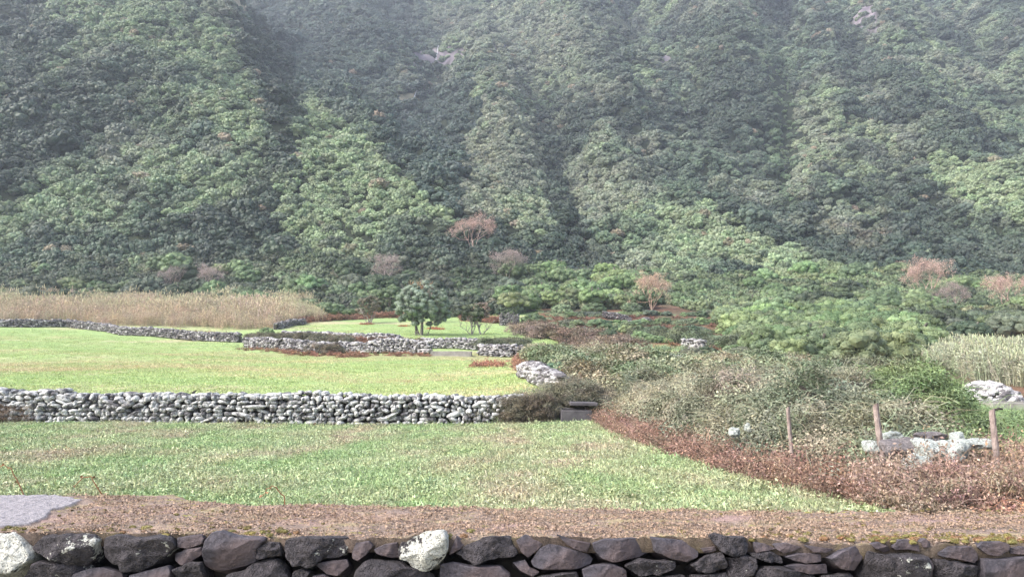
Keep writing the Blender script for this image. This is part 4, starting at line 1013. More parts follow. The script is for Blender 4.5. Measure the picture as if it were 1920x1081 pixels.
s_ = .55 * fbm(P[:, 0] / .7, P[:, 1] / .7, 0., 73, 3) + .5 * fbm(P[:, 0] / 3, P[:, 1] / 3, 0., 74, 2); GG = np.array([.135, .175, .12]); PKB = np.array([.27, .24, .175]); 
tint = lerp(np.repeat(GG[None], n, 0), PKB, np.clip(.22 + s_ * 1.5 + .3 * sstep(12, 20, P[:, 1]), 0, 1)); 
fres = (P[:, 0] > 3.0 + .28 * P[:, 1]) ; tint = np.where(fres[:, None], lerp(tint, np.array([.13, .22, .07]), np.full(n, .6)), tint)
scatter("bramble_foliage", P, rots(n, .45), rng.uniform(.35, 1.15, n) ** 1.0, jtint(tint, n, .3), BR, None, nvar=5, parent=hb)
# dry tangle on the field side and the near end
x = rng.uniform(-.2, .5, 1500); y = rng.uniform(8.8, 25, 1500); fx = np.interp(y, [9, 11, 13, 15.5, 18, 22, 25], [5.2, 4.3, 3.8, 3.5, 3.3, 3.0, 2.9]); x = fx + x ** 1.0
zt = H(x, y) + np.maximum(hedge_h(x, y) * .30 * rng.random(len(x)) - .05, 0); P = np.stack([x, y, zt], 1); n = len(P)
scatter("dry_stems", P, rots(n, .3), rng.uniform(.55, 1.1, n), jtint(np.array([.235, .165, .14]), n, .4, .08), TW, None, nvar=5, parent=hb)
x = rng.uniform(4.4, 9.5, 1500); y = rng.uniform(6.2, 11.5, 1500); k = (x > np.interp(y, [6, 9, 11.5], [4.6, 5.0, 4.4])) 
x, y = x[k], y[k]; P = np.stack([x, y, H(x, y) + rng.uniform(0, .42, len(x)) * sstep(0, 1.2, x - 4.6)], 1); n = len(P)
tw = scatter("dry_thicket", P, rots(n, .35), rng.uniform(.6, 1.1, n), jtint(np.array([.27, .20, .165]), n, .45, .12), TW, "tangled brown dead bramble stems at the near right corner of the field", nvar=5)
P = P[rng.random(n) < .35] + np.array([0, 0, .05]); n = len(P)
scatter("dry_leaves", P, rots(n, .3), rng.uniform(.4, .75, n), jtint(np.array([.30, .18, .10]), n, .35, .15), BR, "sparse rust brown bramble leaves over the near right tangle", nvar=5)
# brambles over the wall corner and the land behind the hedge
def cover(name, P, sc0, sc1, tint, coll, label, nv, tj=.25, dz=-.1, tilt=.3):
    n = len(P); P = P + np.array([0, 0, dz]); return scatter(name, P, rots(n, tilt), rng.uniform(sc0, sc1, n), jtint(tint, n, tj), coll, label, nvar=nv)
def along(L, n, wid, z0=0, z1=1.0):
    Q, _ = wall_path(L, .1); k = rng.integers(0, len(Q), n); p = Q[k] + rng.normal(0, wid, (n, 2)); return np.stack([p[:, 0], p[:, 1], H(p[:, 0], p[:, 1]) + rng.uniform(z0, z1, n)], 1)
cover("brambles", along([(-.5, 25.5), (.6, 25.5), (1.5, 26.1), (3.4, 26.5)], 380, .22, .05, .72), .35, .75, np.array([.175, .175, .125]), BR, "dark brambles smothering the right end of the white lichened wall", 5)
cover("brambles", along([(-.15, 25.0), (.5, 24.95), (1.15, 25.0)], 200, .12, .05, .85), .3, .6, np.array([.14, .125, .09]), BR, "brown green brambles hanging over the last stones of the white lichened wall", 5)
cover("brambles", along([(-25, 25.9), (-17.2, 25.4), (-15.5, 25.2)], 260, .3, 0, .55), .35, .7, np.array([.19, .14, .10]), BR, "dry brown brambles against the left end of the white lichened wall", 5)
UPH = [(2.6, 28), (1.7, 32), (1.2, 38), (.7, 46), (.9, 58), (1.2, 66)]
x = rng.uniform(0, 1, 2600); y = rng.uniform(27, 66, 2600); x0 = np.interp(y, [q[1] for q in UPH], [q[0] for q in UPH]); x1 = np.interp(y, [27, 32, 40, 66], [12, 14, 14, 4.5]); xx = x0 + .3 + x * (x1 - x0)
P = np.stack([xx, y, H(xx, y) + .55 + .35 * fbm(xx / 2.5, y / 2.5, 0., 81, 2)], 1)
uu, vv = proj(P); P = P[~inpoly(uu, vv, [(1010, 628), (1080, 640), (1340, 668), (1340, 684), (1190, 668), (1080, 658), (1000, 648)])]
s_ = fbm(P[:, 0] / 1.6, P[:, 1] / 2.6, 0., 83, 3)
cover("brambles", P, .9, 1.7, lerp(np.repeat(np.array([[.14, .19, .11]]), len(P), 0), np.array([.27, .25, .175]), np.clip(.35 + 1.6 * s_, 0, 1)), BRF, "pale brambles spread over the rough ground between the hedge and terraces", 4)
x = rng.uniform(2, 15, 1300); y = rng.uniform(27, 44, 1300); k = x < .5 * y - 1.5; x = x[k]; y = y[k]; P = np.stack([x, y, H(x, y) + .2], 1)
cover("brambles", P, .8, 1.4, np.array([.16, .17, .11]), BRF, "low green brambles just beyond the crest of the hedge", 4)
REDC = np.array([.255, .155, .12])
cover("dead_bracken", along([(p[0], p[1] - .55) for p in W2], 700, .12, 0, .02), .15, .35, REDC * 1.0, BK, "rust brown litter of bracken along the foot of the white lichened wall", 4)
cover("dead_bracken", along([(q[0] - .1, q[1]) for q in UPH], 520, .22, -.05, .3), .5, .9, REDC * 1.05, BK, "rust red bracken along the field side of the upper hedge", 4)
for L, lb, k in (([g2(608, 641), g2(690, 646), g2(790, 652)], "rust red bracken on top of the enclosure walls", 1.0), ([g2(560, 606), g2(640, 600), g2(700, 596), g2(770, 596)], "rust red bracken at the far edge of the upper meadow", 1.3),
                 ([g2(870, 600), g2(940, 606)], "rust red bracken between the small meadow trees and the hut", 1.3), ([g2(330, 630), g2(420, 640)], "rust red bracken on the dark wall below the left reeds", 1.1),
                 ([g2(460, 657), g2(600, 667), g2(800, 668)], "brown bracken litter along the front of the enclosure walls", .6)):
    cover("dead_bracken", along(L, 230, .4, -.1, .45 * k), .5 * k, 1.2 * k, REDC, BK, lb, 4, .45)
# enclosure top growth
cover("brambles", along([g2(585, 661), g2(632, 665)], 130, .25, 0, .75), .5, 1.0, np.array([.15, .13, .10]), BRF, "brown brambles burying the enclosure wall between its two left stretches", 4)
cover("brambles", along([g2(700, 650), g2(790, 656)], 120, .3, .2, .8), .5, 1.0, np.array([.17, .13, .105]), BRF, "brown brambles between the enclosure walls left of the sill", 4)
cover("brambles", along([g2(470, 645), g2(560, 648), g2(650, 652)], 240, .4, .5, .9), .8, 1.2, np.array([.13, .125, .085]), BRF, "dull green brambles inside the left end of the enclosure", 4)
cover("brambles", along([g2(905, 664), g2(960, 662), g2(985, 668)], 170, .45, .3, 1.1), .8, 1.3, np.array([.13, .15, .095]), BRF, "green brambles on the short wall right of the concrete sill", 4)
# terraces: hedged banks and red bracken strips
for i_, (pl, tn, lb) in enumerate((
    ([(990, 622), (1020, 634), (1100, 648), (1180, 660)], (.19, .15, .115), "brown brambles along the green path below the terraces"),
    ([(1200, 640), (1300, 650), (1420, 660)], (.12, .15, .09), "green brambles at the foot of the terraces"))):
    L = [g2(a, b) for a, b in pl]; cover("brambles", along(L, 420, .9, 0, .9), 1.2, 2.2, np.array(tn), BRF, lb, 4)
def riser(x, y):
    wob = y + 2.2 * fbm(x / 11, y * 0, 0., 24, 2); return wob / 10.5 - np.floor(wob / 10.5)
TERR = [(1010, 586), (1200, 588), (1340, 600), (1400, 640), (1440, 668), (1300, 664), (1180, 652), (1090, 640), (1000, 612)]
P = pts_in(TERR, 74, 128, 2200); rf = riser(P[:, 0], P[:, 1]); top_ = (rf < .14) | (rf > .97); s_ = np.where(top_, -1, np.where(rf > .72, 1, fbm(P[:, 0] / 5, P[:, 1] / 2.5, 0., 91, 2)))
cover("dead_bracken", P[s_ > .05], .6, 1.3, REDC, BK, "rust red bracken slopes of the terraces", 4)
cover("low_scrub", P[(s_ <= .05) & (top_ | (rng.random(len(P)) < .35))], .8, 1.7, np.array([.20, .26, .15]), BRF, "low green scrub mixed into the terraces", 4)
TM = ((1040, "near the round shrub by the ruin"), (1110, "below the light evergreens"), (1170, "under the purple wall"), (1228, "by the dark round shrub"), (1300, "towards the bush slope"), (1380, "against the bush slope"))
for k_ in range(8, 12):
    for x in np.arange(6, 34, 1.25):
        y = k_ * 10.5 - 2.2 * float(fbm(np.array([x / 11]), np.array([0.]), 0., 24, 2)[0]) + rng.uniform(.2, 1.3); q_ = x / y
        if not .055 < q_ < .30 or rng.random() < .22: continue
        r_ = rng.uniform(.65, 1.25); t_ = jtint([GB, DB * 1.4, SB, GB, LB][int(rng.integers(5))], 1, .15)[0]
        bush(x, y, r_, t_, describe("shrub", "on the terraces,", 960 + F * q_, r_, (.65, 1.25), t_, y, 82, 120, TM), "shrubs dotted over the terraces", "evergreen_shrub", "shrub", .25, .8)
trees_in([(1280, 655), (1580, 672), (1580, 692), (1290, 684)], 40, 72, 20, (.6, 1.15), [GB, SB, DB * 1.4, GB], ("shrub", "beyond the bramble bank,"), "low shrubs beyond the bramble bank", "evergreen_shrub", "shrub", minsep=.6, lift=.2, hz=.75,
 marks=((1300, "by the short dark wall"), (1370, "by the pale low wall"), (1450, "below the bush slope"), (1540, "near the dull green scrub")))
for u, v, r, t, lb in ((1228, 640, 1.9, DB * 1.3, "dark round shrub at the middle of the lower terrace"), (1140, 640, 1.3, DB * 1.4, "dark spreading shrub over the green path"), (1250, 560, 2.6, SB, "tall dark shrub behind the rust pink tree"),
                       (1460, 655, 1.8, LB, "round bright green shrub at the foot of the bush slope"), (1370, 655, 1.4, GB, "low green shrub beside the short dark wall"), (618, 592, 2.4, GB, "feathery green shrub at the right end of the left reeds"),
                       (655, 592, 1.5, GB * .9, "smaller feathery green shrub next to the reed bed end"), (150, 572, 3.3, DB * 1.3, "dark bushy tree rising out of the left reeds"), (1115, 588, 2.0, GB, "leafy green shrub on the upper terrace"),
                       (1190, 590, 1.7, DB * 1.4, "dark shrub left of the rust pink tree"), (500, 626, .9, LB, "small bright green shrub on the corner of the dark wall")):
    g = ground_hit(u, v, 60); bush(g[0], g[1], r, t, lb, None, "evergreen_shrub", "shrub", .25, .8)
# grassy verge and dark scrub: middle ground fill right of path
P = pts_in([(1380, 668), (1560, 685), (1720, 690), (1800, 705), (1640, 700), (1400, 694)], 44, 84, 500)
cover("low_scrub", P, 1.2, 2.2, np.array([.13, .15, .09]), BRF, "dull green scrub below the bush slope", 4)
g = ground_hit(1065, 705, 26); 
bush(1.9, 32.5, .55, np.array([.10, .17, .11]), "small blue green shrub on the crumbling wall", None, "evergreen_shrub", "shrub", .9, .8)
for (x, y, r, t, lb) in ((8.25, 15.0, .55, DB * 1.1, "dark glossy bush between the brambles and the right field post"), (9.6, 17.5, .7, GB, "green bush behind the brambles near the stone heap"), (7.0, 12.8, .45, np.array([.14, .22, .09]), "fresh green leafy clump behind the lichened boulders")):
    bush(x, y, r, t, lb, None, "evergreen_shrub", "shrub", .3, .8)

# brush heaps in field 2
for u, v, k, t, lb in ((655, 670, .9, (.26, .15, .12), "small brown heap of cut brush in the middle field"), (915, 688, 1.0, (.33, .18, .14), "orange red patch of dead bracken in the middle field"),
                    (755, 612, .6, (.33, .14, .09), "little red bracken patch beside the broad tree"), (818, 618, .8, (.36, .15, .10), "red bracken patch under the little pale tree"), (690, 609, .8, (.32, .16, .11), "red bracken round the foot of the gnarled tree")):
    g = ground_hit(u, v, 28); P = g + np.concatenate([rng.normal(0, .55, (26, 2)) * np.array([1, .7]) * k, np.zeros((26, 1))], 1); P[:, 2] = H(P[:, 0], P[:, 1]); 
    cover("brush_heap", P, .7 * k, 1.1 * k, np.array(t), BK, lb, 4, dz=-.05)

# ------------------------------------------------------------------ grass
print("grass")
n = 52000; y = np.sqrt(rng.uniform(7.2 ** 2, 25.5 ** 2, n)); x = rng.uniform(-1, 1, n) * (.72 * y + 1); lim = np.interp(y, [7, 9, 11, 13, 15.5, 18, 22, 25], [5.6, 5.4, 4.5, 4.0, 3.7, 3.5, 3.1, 2.2]); k = x < lim; x, y = x[k], y[k]
P = np.stack([x, y, H(x, y) - .01], 1); n = len(P)
q = .8 * fbm(x / 1.1, y / 2.4, 0., 41, 3) + .35 * fbm(x / 4.5, y / 4.5, 0., 42, 2) + .12 * sstep(-4, 4, x) - .12
tint = lerp(np.repeat(np.array([[.245, .36, .175]]), n, 0), np.array([.37, .33, .25]), np.clip(.42 + q * 1.15, 0, .9)); tint = lerp(tint, np.array([.33, .415, .24]), np.clip(fbm(x / .8, y / .8, 0., 43, 2) * 2, 0, .8))
sz = rng.uniform(.6, 1.25, n) * np.where(rng.random(n) < .05, 1.5, 1)
scatter("weedy_grass", P, rots(n, .15), sz, jtint(tint, n, .2, .07), WD, "clover leaves and faded weeds covering the nearest field", nvar=6)
n = 42000; y = rng.uniform(26.6, 108, n) ; y = 26.6 + (y - 26.6) ** 1.0; x = rng.uniform(-1, 1, n) * (.72 * y); z = H(x, y); u, v = proj(np.stack([x, y, z], 1))
k = inpoly(u, v, [(-150, 616), (130, 618), (200, 628), (300, 636), (450, 645), (460, 660), (600, 670), (980, 673), (975, 705), (1020, 735), (1060, 760), (1060, 800), (-150, 800)])
k |= inpoly(u, v, [(540, 612), (640, 604), (760, 598), (850, 600), (960, 620), (1100, 650), (1340, 672), (1300, 682), (1180, 662), (1080, 658), (900, 642), (700, 632), (560, 624)])
x, y, z, u, v = x[k], y[k], z[k], u[k], v[k]; n = len(x)
q = fbm(x / 7, y / 3, 0., 44, 3) * 1.3 + .8 * np.exp(-((v - 688) / 9) ** 2) * sstep(600, 200, u) + .35 * sstep(450, 900, u) * (v > 670) - .25
tint = lerp(np.repeat(np.array([[.29, .40, .165]]), n, 0), np.array([.44, .39, .24]), np.clip(q * 1.4 + .12, 0, .85))
scatter("meadow_grass", np.stack([x, y, z - .01], 1), rots(n, .1), rng.uniform(.7, 1.5, n), jtint(tint, n, .18), GT, "short grazed grass of the rising fields beyond the lichened wall", nvar=4)

# ------------------------------------------------------------------ posts, boulders, bird
def post(u, v0, Y, z0, h, r, label, lean=0.):
    p = at(u, v0, Y); e = empty("fence_post", (p[0], Y, p[2] - h)); tag(e, label, "post", "weathered posts along the hedge")
    a = np.arange(12) * 2 * math.pi / 12; rings = []
    ts = np.linspace(0, 1, 14)
    for t in ts:
        rr = r * (1 - .12 * t) * (1 + .16 * vnoise(np.cos(a) * 1.7 + 5, np.sin(a) * 1.7, t * .8 + u) + .05 * rng.normal(0, 1, 12))
        rings.append(np.stack([np.cos(a) * rr + lean * t * h + .012 * math.sin(t * 5), np.sin(a) * rr, np.full(12, t * h) + (.02 * np.cos(a + 1) if t == 1 else 0)], 1))
    V = np.concatenate(rings + [np.array([[lean * h, 0, h + .004]])]); i = np.arange(13)[:, None] * 12; j = np.arange(12)[None]
    Fq = np.stack([i + j, i + (j + 1) % 12, i + 12 + (j + 1) % 12, i + 12 + j], -1).reshape(-1, 4); b = MB(); b.add(V, Fq); k = len(V) - 1
    b.F.setdefault(3, []).append(np.stack([np.full(12, k), 156 + np.arange(12), 156 + (np.arange(12) + 1) % 12], 1)); b.R.setdefault(3, []).append(np.full(12, .5))
    b.build("post_shaft", M['post'], e, False)
    return e
post(1482, 764, 12.2, 0, 1.25, .030, "thin grey fence post, leftmost of the three and buried in brambles", -.02)
post(1652, 758, 10.4, 0, 1.15, .041, "weathered reddish fence post standing in brambles left of the boulders", -.05)
e = post(1862, 768, 9.3, 0, 1.0, .038, "pale weathered fence post right of the big lichened boulder", 0.0)
b = MB(); V, Fq = tube(np.array([[.02, 0, 1.0], [.06, -.01, 1.015], [.11, 0, 1.01]]), np.array([.012, .016, .01]), 6); b.add(V, Fq); b.build("staple", M['core'], e)
def boulder(u, v, Y, rx, ry, rz, label, lichen, mat='boulder', sub=3):
    p = at(u, v, Y); V0, F0 = ICO[sub]; o3 = rng.random(3) * 50
    q = V0 * 1.4 + o3; d = 1 + .38 * vnoise(q[:, 0], q[:, 1], q[:, 2]); q = V0 * 3 + o3; d = d + .16 * vnoise(q[:, 0], q[:, 1], q[:, 2]); q = V0 * 8 + o3; d = d + .06 * vnoise(q[:, 0], q[:, 1], q[:, 2])
    W_ = np.sign(V0) * np.abs(V0) ** .8 * d[:, None] * np.array([rx, ry, rz])
    o = mk("boulder", W_, [F0], M[mat], smooth=False, fattr={"rnd": np.full(len(F0), rng.random())}); o.location = p; o["lichen"] = lichen; tag(o, label, "boulder")
    s = o.modifiers.new("sub", 'SUBSURF'); s.levels = s.render_levels = 1; return o
boulder(1745, 846, 9.6, .20, .2, .135, "big boulder crusted with pale green lichen, left half of the crusted pair", .10)
boulder(1787, 850, 9.5, .16, .2, .15, "crusted pale boulder under the little perched stone", .10)
boulder(1697, 838, 9.9, .21, .2, .13, "mauve grey boulder with little lichen, left of the crusted pair", -.2)
boulder(1745, 817, 10.0, .19, .15, .06, "flat dark brown stone lying on top of the crusted pair", -.35)
boulder(1795, 818, 9.6, .075, .08, .06, "small rounded lichened stone perched on the big boulders", .02)
boulder(1838, 832, 9.8, .16, .14, .055, "low pale stone between the boulders and the right post", .1)
boulder(1673, 818, 10.6, .11, .12, .07, "lichened stone just right of the reddish post", .1)
boulder(1635, 836, 10.5, .10, .12, .09, "half buried lichened stone left of the reddish post", .05)
boulder(1716, 872, 9.3, .14, .13, .15, "upright grey stone half hidden in dead stems below the mauve boulder", -.03)
boulder(1376, 810, 13.6, .085, .1, .075, "small white stone showing through the bramble bank", .2)
boulder(1402, 800, 13.9, .06, .09, .08, "grey stone beside the small white one in the bramble bank", .0)
x = rng.uniform(4.35, 6.4, 420); y = rng.uniform(8.3, 10.2, 420); P = np.stack([x, y, np.full(420, .0)], 1); P[:, 2] = H(x, y) + rng.uniform(.0, .50, 420); uu, vv = proj(P); k = (vv > 868) | ((vv > 850) & ((uu < 1650) | (uu > 1830))); P = P[k]
scatter("dry_brush", P, rots(len(P), .4), rng.uniform(.5, .95, len(P)), jtint(np.array([.27, .21, .18]), len(P), .35, .1), TW, "dead stems heaped round the lichened boulders", nvar=5)

# bird on the wall
p = at(364, 734, 25.7); bo = empty("bird", (p[0], 25.7, p[2] - .09)); tag(bo, "tiny dark bird perched on the white lichened wall", "bird")
b = MB(); t = np.linspace(0, 1, 9); C = np.stack([-.09 + .17 * t, 0 * t, .03 + .11 * t ** 1.2], 1); R = np.array([.004, .012, .03, .042, .045, .04, .028, .027, .006]); V, Fq = tube(C, R, 10); b.add(V, Fq); 
V, Fq = tube(np.array([[.08, 0, .145], [.105, 0, .145]]), np.array([.007, .001]), 5); b.add(V, Fq)
for s in (-.012, .012): V, Fq = tube(np.array([[.0, s, .05], [.0, s, -.01]]), .003, 4); b.add(V, Fq)
b.build("bird_body", M['bird'], bo, True)

# ------------------------------------------------------------------ the near wall
print("near wall")
def ytop(v):
    """distance at which a photo row meets the height of the wall top"""
    c = (540.5 - np.asarray(v, float)) / F; return -.7 * (CT - c * ST) / (ST + c * CT)
def lin(u): return np.interp(u, [-1500, 0, 1920, 3400], [996, 1001, 1018, 1025])
def yf(u): return ytop(lin(u)) - .035     # front face distance
WT = 1.0
ST_ = {
 'r': [[(-40,998),(0,1001),(20,1003),(35,1015),(58,1038),(60,1050),(45,1065),(25,1080),(-40,1085)],
  [(55,1025),(65,1010),(95,1000),(135,996),(180,1000),(186,1012),(178,1030),(165,1050),(150,1058),(120,1052),(80,1043),(58,1035)],
  [(180,1030),(190,1010),(210,1003),(250,1005),(300,1003),(322,1010),(326,1025),(310,1040),(285,1058),(260,1070),(225,1068),(190,1055)],
  [(30,1095),(45,1070),(62,1052),(120,1056),(165,1062),(160,1080),(120,1092)],
  [(320,1068),(350,1055),(376,1054),(378,1095),(330,1100)],
  [(483,1025),(500,1017),(522,1018),(526,1035),(524,1046),(480,1049),(478,1040)],
  [(527,1012),(545,1008),(600,1008),(652,1010),(654,1022),(648,1042),(625,1050),(600,1052),(575,1065),(545,1062),(528,1052),(525,1035)],
  [(420,1078),(450,1072),(478,1053),(515,1049),(530,1062),(540,1085),(540,1110),(415,1110)],
  [(746,1018),(770,1005),(795,996),(830,998),(838,1012),(832,1040),(822,1060),(805,1066),(775,1062),(762,1050),(748,1050)],
  [(850,1040),(875,1022),(905,1006),(960,1005),(966,1020),(972,1036),(970,1044),(940,1050),(912,1052),(890,1060),(870,1050)],
  [(660,1070),(690,1050),(740,1054),(790,1070),(818,1082),(820,1115),(655,1115)],
  [(1175,1062),(1200,1050),(1270,1054),(1268,1065),(1240,1080),(1200,1082)],
  [(1296,1062),(1330,1042),(1353,1038),(1365,1062),(1355,1072),(1310,1074)],
  [(1332,1008),(1342,1000),(1370,1008),(1400,1008),(1410,1022),(1400,1038),(1375,1044),(1352,1034),(1338,1018)],
  [(1367,1050),(1395,1041),(1418,1048),(1424,1065),(1415,1081),(1370,1087)],
  [(1410,1040),(1450,1036),(1470,1046),(1472,1058),(1445,1054),(1420,1048)],
  [(1420,1068),(1440,1060),(1500,1073),(1540,1084),(1540,1112),(1420,1112)],
  [(1636,1036),(1660,1042),(1735,1044),(1743,1056),(1740,1105),(1612,1105),(1620,1064)],
  [(1762,1050),(1800,1054),(1845,1064),(1848,1105),(1762,1105)],
  [(545,1075),(565,1068),(580,1074),(566,1095),(545,1100)],
  [(1000,1086),(1060,1074),(1085,1072),(1095,1110),(1000,1110)],
  [(1548,1082),(1608,1076),(1610,1110),(1545,1110)], [(1180,1086),(1290,1078),(1300,1110),(1180,1110)], [(1300,1080),(1366,1076),(1368,1110),(1302,1110)]],
 'f': [[(326,1010),(375,1003),(380,1012),(377,1021),(350,1030),(328,1028)], [(320,1042),(345,1031),(375,1026),(378,1040),(352,1056),(335,1062),(320,1054)],
  [(130,1078),(165,1066),(190,1064),(225,1076),(232,1110),(120,1110)], [(236,1080),(310,1062),(317,1072),(318,1110),(238,1110)],
  [(380,1015),(392,998),(412,996),(440,1006),(490,1008),(497,1012),(478,1032),(476,1055),(450,1067),(420,1076),(385,1074),(376,1065),(377,1035)],
  [(655,1020),(690,1016),(698,1025),(685,1042),(668,1054),(657,1050)], [(585,1060),(620,1053),(648,1051),(652,1062),(632,1082),(610,1080)],
  [(582,1082),(604,1078),(618,1086),(618,1110),(580,1110)], [(699,1032),(720,1022),(744,1018),(747,1048),(730,1047),(705,1040)],
  [(845,1030),(855,1006),(873,1020),(862,1032),(840,1043)], [(822,1063),(850,1056),(880,1062),(940,1062),(958,1078),(958,1110),(820,1110)],
  [(968,1015),(985,1004),(1003,1010),(1018,1022),(1008,1034),(990,1047),(976,1035)], [(960,1058),(985,1052),(994,1066),(1012,1074),(1000,1084),(975,1072)],
  [(996,1055),(1012,1031),(1030,1022),(1060,1026),(1103,1041),(1115,1052),(1110,1062),(1090,1068),(1020,1070),(1000,1064)],
  [(1045,1004),(1070,1012),(1109,1020),(1102,1038),(1080,1032),(1062,1022)], [(1111,1020),(1130,1012),(1180,1010),(1218,1014),(1226,1037),(1200,1047),(1150,1055),(1130,1050),(1116,1035)],
  [(1222,1008),(1260,1012),(1300,1017),(1316,1025),(1310,1045),(1290,1056),(1260,1049),(1230,1037)], [(1092,1070),(1115,1060),(1150,1057),(1175,1070),(1178,1112),(1100,1112)],
  [(1316,1030),(1345,1026),(1346,1034),(1325,1040)], [(1418,1018),(1440,1022),(1460,1031),(1435,1036),(1421,1038)], [(1450,1020),(1480,1020),(1510,1028),(1475,1040),(1462,1033)],
  [(1476,1046),(1500,1039),(1546,1041),(1546,1055),(1515,1058),(1490,1052)], [(1476,1064),(1500,1059),(1557,1061),(1558,1078),(1520,1078),(1490,1070)], [(1512,1024),(1540,1028),(1570,1032),(1555,1038),(1530,1037)],
  [(1557,1048),(1580,1034),(1605,1026),(1630,1026),(1632,1043),(1620,1055),(1608,1072),(1580,1068)], [(1638,1022),(1655,1018),(1670,1025),(1678,1034),(1665,1038),(1645,1030)],
  [(1678,1028),(1690,1014),(1710,1013),(1730,1024),(1731,1036),(1710,1032),(1685,1033)], [(1733,1018),(1742,1011),(1753,1020),(1751,1029),(1737,1028)],
  [(1768,1040),(1785,1026),(1830,1026),(1840,1038),(1842,1050),(1835,1058),(1800,1050),(1770,1045)], [(1840,1028),(1850,1018),(1885,1017),(1900,1022),(1900,1033),(1880,1045),(1860,1042)],
  [(1748,1045),(1757,1060),(1754,1085),(1745,1104),(1745,1070)], [(1850,1050),(1880,1050),(1935,1044),(1945,1110),(1852,1110)], [(1903,1030),(1920,1026),(1960,1030),(1955,1042),(1906,1041)]]}
nw = empty("stone_wall", (0, 3.8, 0)); tag(nw, "low dark basalt wall with a mossy earthen top right in front of the viewer", "wall")
def stone(poly, kind, lichen, k):
    c = np.mean(poly, 0); P3 = np.array([at(u, v, yf(c[0])) for u, v in poly])[:, [0, 2]]
    ctr = P3.mean(0); n = 72; d = np.vstack([P3, P3[:1]]); s = np.concatenate([[0], np.cumsum(np.linalg.norm(np.diff(d, axis=0), axis=1))]); t = np.linspace(0, s[-1], n, endpoint=False)
    O = np.stack([np.interp(t, s, d[:, 0]), np.interp(t, s, d[:, 1])], 1)
    for _ in range(1 if kind == 'r' else 0): O = .5 * O + .25 * (np.roll(O, 1, 0) + np.roll(O, -1, 0))
    size = np.sqrt(abs(np.sum(O[:, 0] * np.roll(O[:, 1], 1) - O[:, 1] * np.roll(O[:, 0], 1))) / 2); o3 = rng.random(3) * 90
    B = size * (.38 if kind == 'r' else .26)
    rings = []
    prof = [(.55, .34), (.85, .22), (.97, .10), (1.0, .03), (.995, -.22 * B), (.98, -.48 * B), (.94, -.72 * B), (.86, -.86 * B), (.76, -.92 * B), (.62, -.96 * B), (.46, -.98 * B), (.3, -1. * B), (.15, -1.01 * B)]
    pl = [(rng.normal(0, .75, 2), rng.uniform(.55, .95)) for _ in range(4)]
    for sc_i, dp in prof:
        q = ctr + (O - ctr) * sc_i; dep = np.full(n, dp)
        if dp < 0:
            loc = (q - ctr) / (size + 1e-6)
            for g, c0 in (pl if kind == 'f' else pl[:3]): dep = np.maximum(dep, -B * (c0 + loc @ g))
        rings.append(np.stack([q[:, 0], yf(c[0]) + .03 + dep, q[:, 1] - max(0, dp - .03) * .35 - (.012 if dp > .05 else 0)], 1))
    V = np.concatenate(rings + [np.array([[ctr[0], yf(c[0]) + .03 + (rings[-1][:, 1].mean() - yf(c[0]) - .03), ctr[1]]])])
    fq = 1 / max(size, .05)
    a = fbm(V[:, 0] * fq * 1.6 + o3[0], V[:, 1] * fq * 1.6, V[:, 2] * fq * 1.6 + o3[2], 5, 4) * size * (.24 if kind == 'r' else .06)
    a2 = vnoise(V[:, 0] * 55 + o3[0], V[:, 1] * 55, V[:, 2] * 55, 6) * (.006 if kind == 'r' else .002)
    out = V - np.array([ctr[0], yf(c[0]) + .08, ctr[1]]); out /= np.linalg.norm(out, axis=1)[:, None] + 1e-6; V = V + out * (a + a2)[:, None]
    m_ = len(prof); i = np.arange(m_ - 1)[:, None] * n; j = np.arange(n)[None]
    Fq = np.stack([i + j, i + n + j, i + n + (j + 1) % n, i + (j + 1) % n], -1).reshape(-1, 4)
    Ft = np.stack([np.full(n, len(V) - 1), (m_ - 1) * n + (np.arange(n) + 1) % n, (m_ - 1) * n + np.arange(n)], 1)
    rv = rng.random()
    base = V.mean(0)
    o = mk("stone", V - base, [Fq, Ft], M['basalt_' + kind], nw, smooth=True, fattr={"rnd": np.full(len(Fq) + len(Ft), rv)})
    o.location = base - np.array([0, 3.8, 0]); o["lichen"] = float(lichen)
    sb = o.modifiers.new("sub", 'SUBSURF'); sb.levels = sb.render_levels = 1
    return o
for k, poly in enumerate(ST_['r']):
    li = {0: .34, 8: .27, 2: .03, 1: .02, 6: .02, 17: .05}.get(k, rng.uniform(-.15, .0)); o = stone(poly, 'r', li, k)
    if k == 0: o["label"] = "stone covered in white lichen crust"
    if k == 8: o["label"] = "blocky stone capped with bright white lichen"
    if k == 13: o["label"] = "pale rounded pitted stone"
for k, poly in enumerate(ST_['f']): stone(poly, 'f', -.1 if k != 30 else .0, k)
# stones beyond the frame on both sides keep the wall going
for s in (-1, 1):
    for i in range(7):
        cu = (960 + s * (1010 + 60 + i * 125)); cv = 1036
        q = [(cu + 58 * math.cos(t) * rng.uniform(.9, 1.05), cv + 30 * math.sin(t) * rng.uniform(.85, 1.05)) for t in np.linspace(0, 6.283, 11)[:-1]]
        stone(q, 'r' if i % 2 else 'f', -.1, 99)
# wall body
b = MB(); xs = np.linspace(-4.5, 4.5, 40); us = 960 + xs / 3.3 * F
yy = yf(us); 
fr = np.stack([xs, yy + .17, np.full(40, WT - .04)], 1); bk = np.stack([xs, yy + .70, np.full(40, WT - .05)], 1); fb = fr.copy(); fb[:, 2] = -.1; bb = bk.copy(); bb[:, 2] = -.1
V = np.concatenate([fb, fr, bk, bb]); i = np.arange(39); Fq = np.concatenate([np.stack([i + j * 40, i + 1 + j * 40, i + 1 + (j + 1) * 40, i + (j + 1) * 40], 1) for j in range(3)])
b.add(V, Fq); b.build("rubble_core", M['core'], nw).location = (0, -3.8, 0)
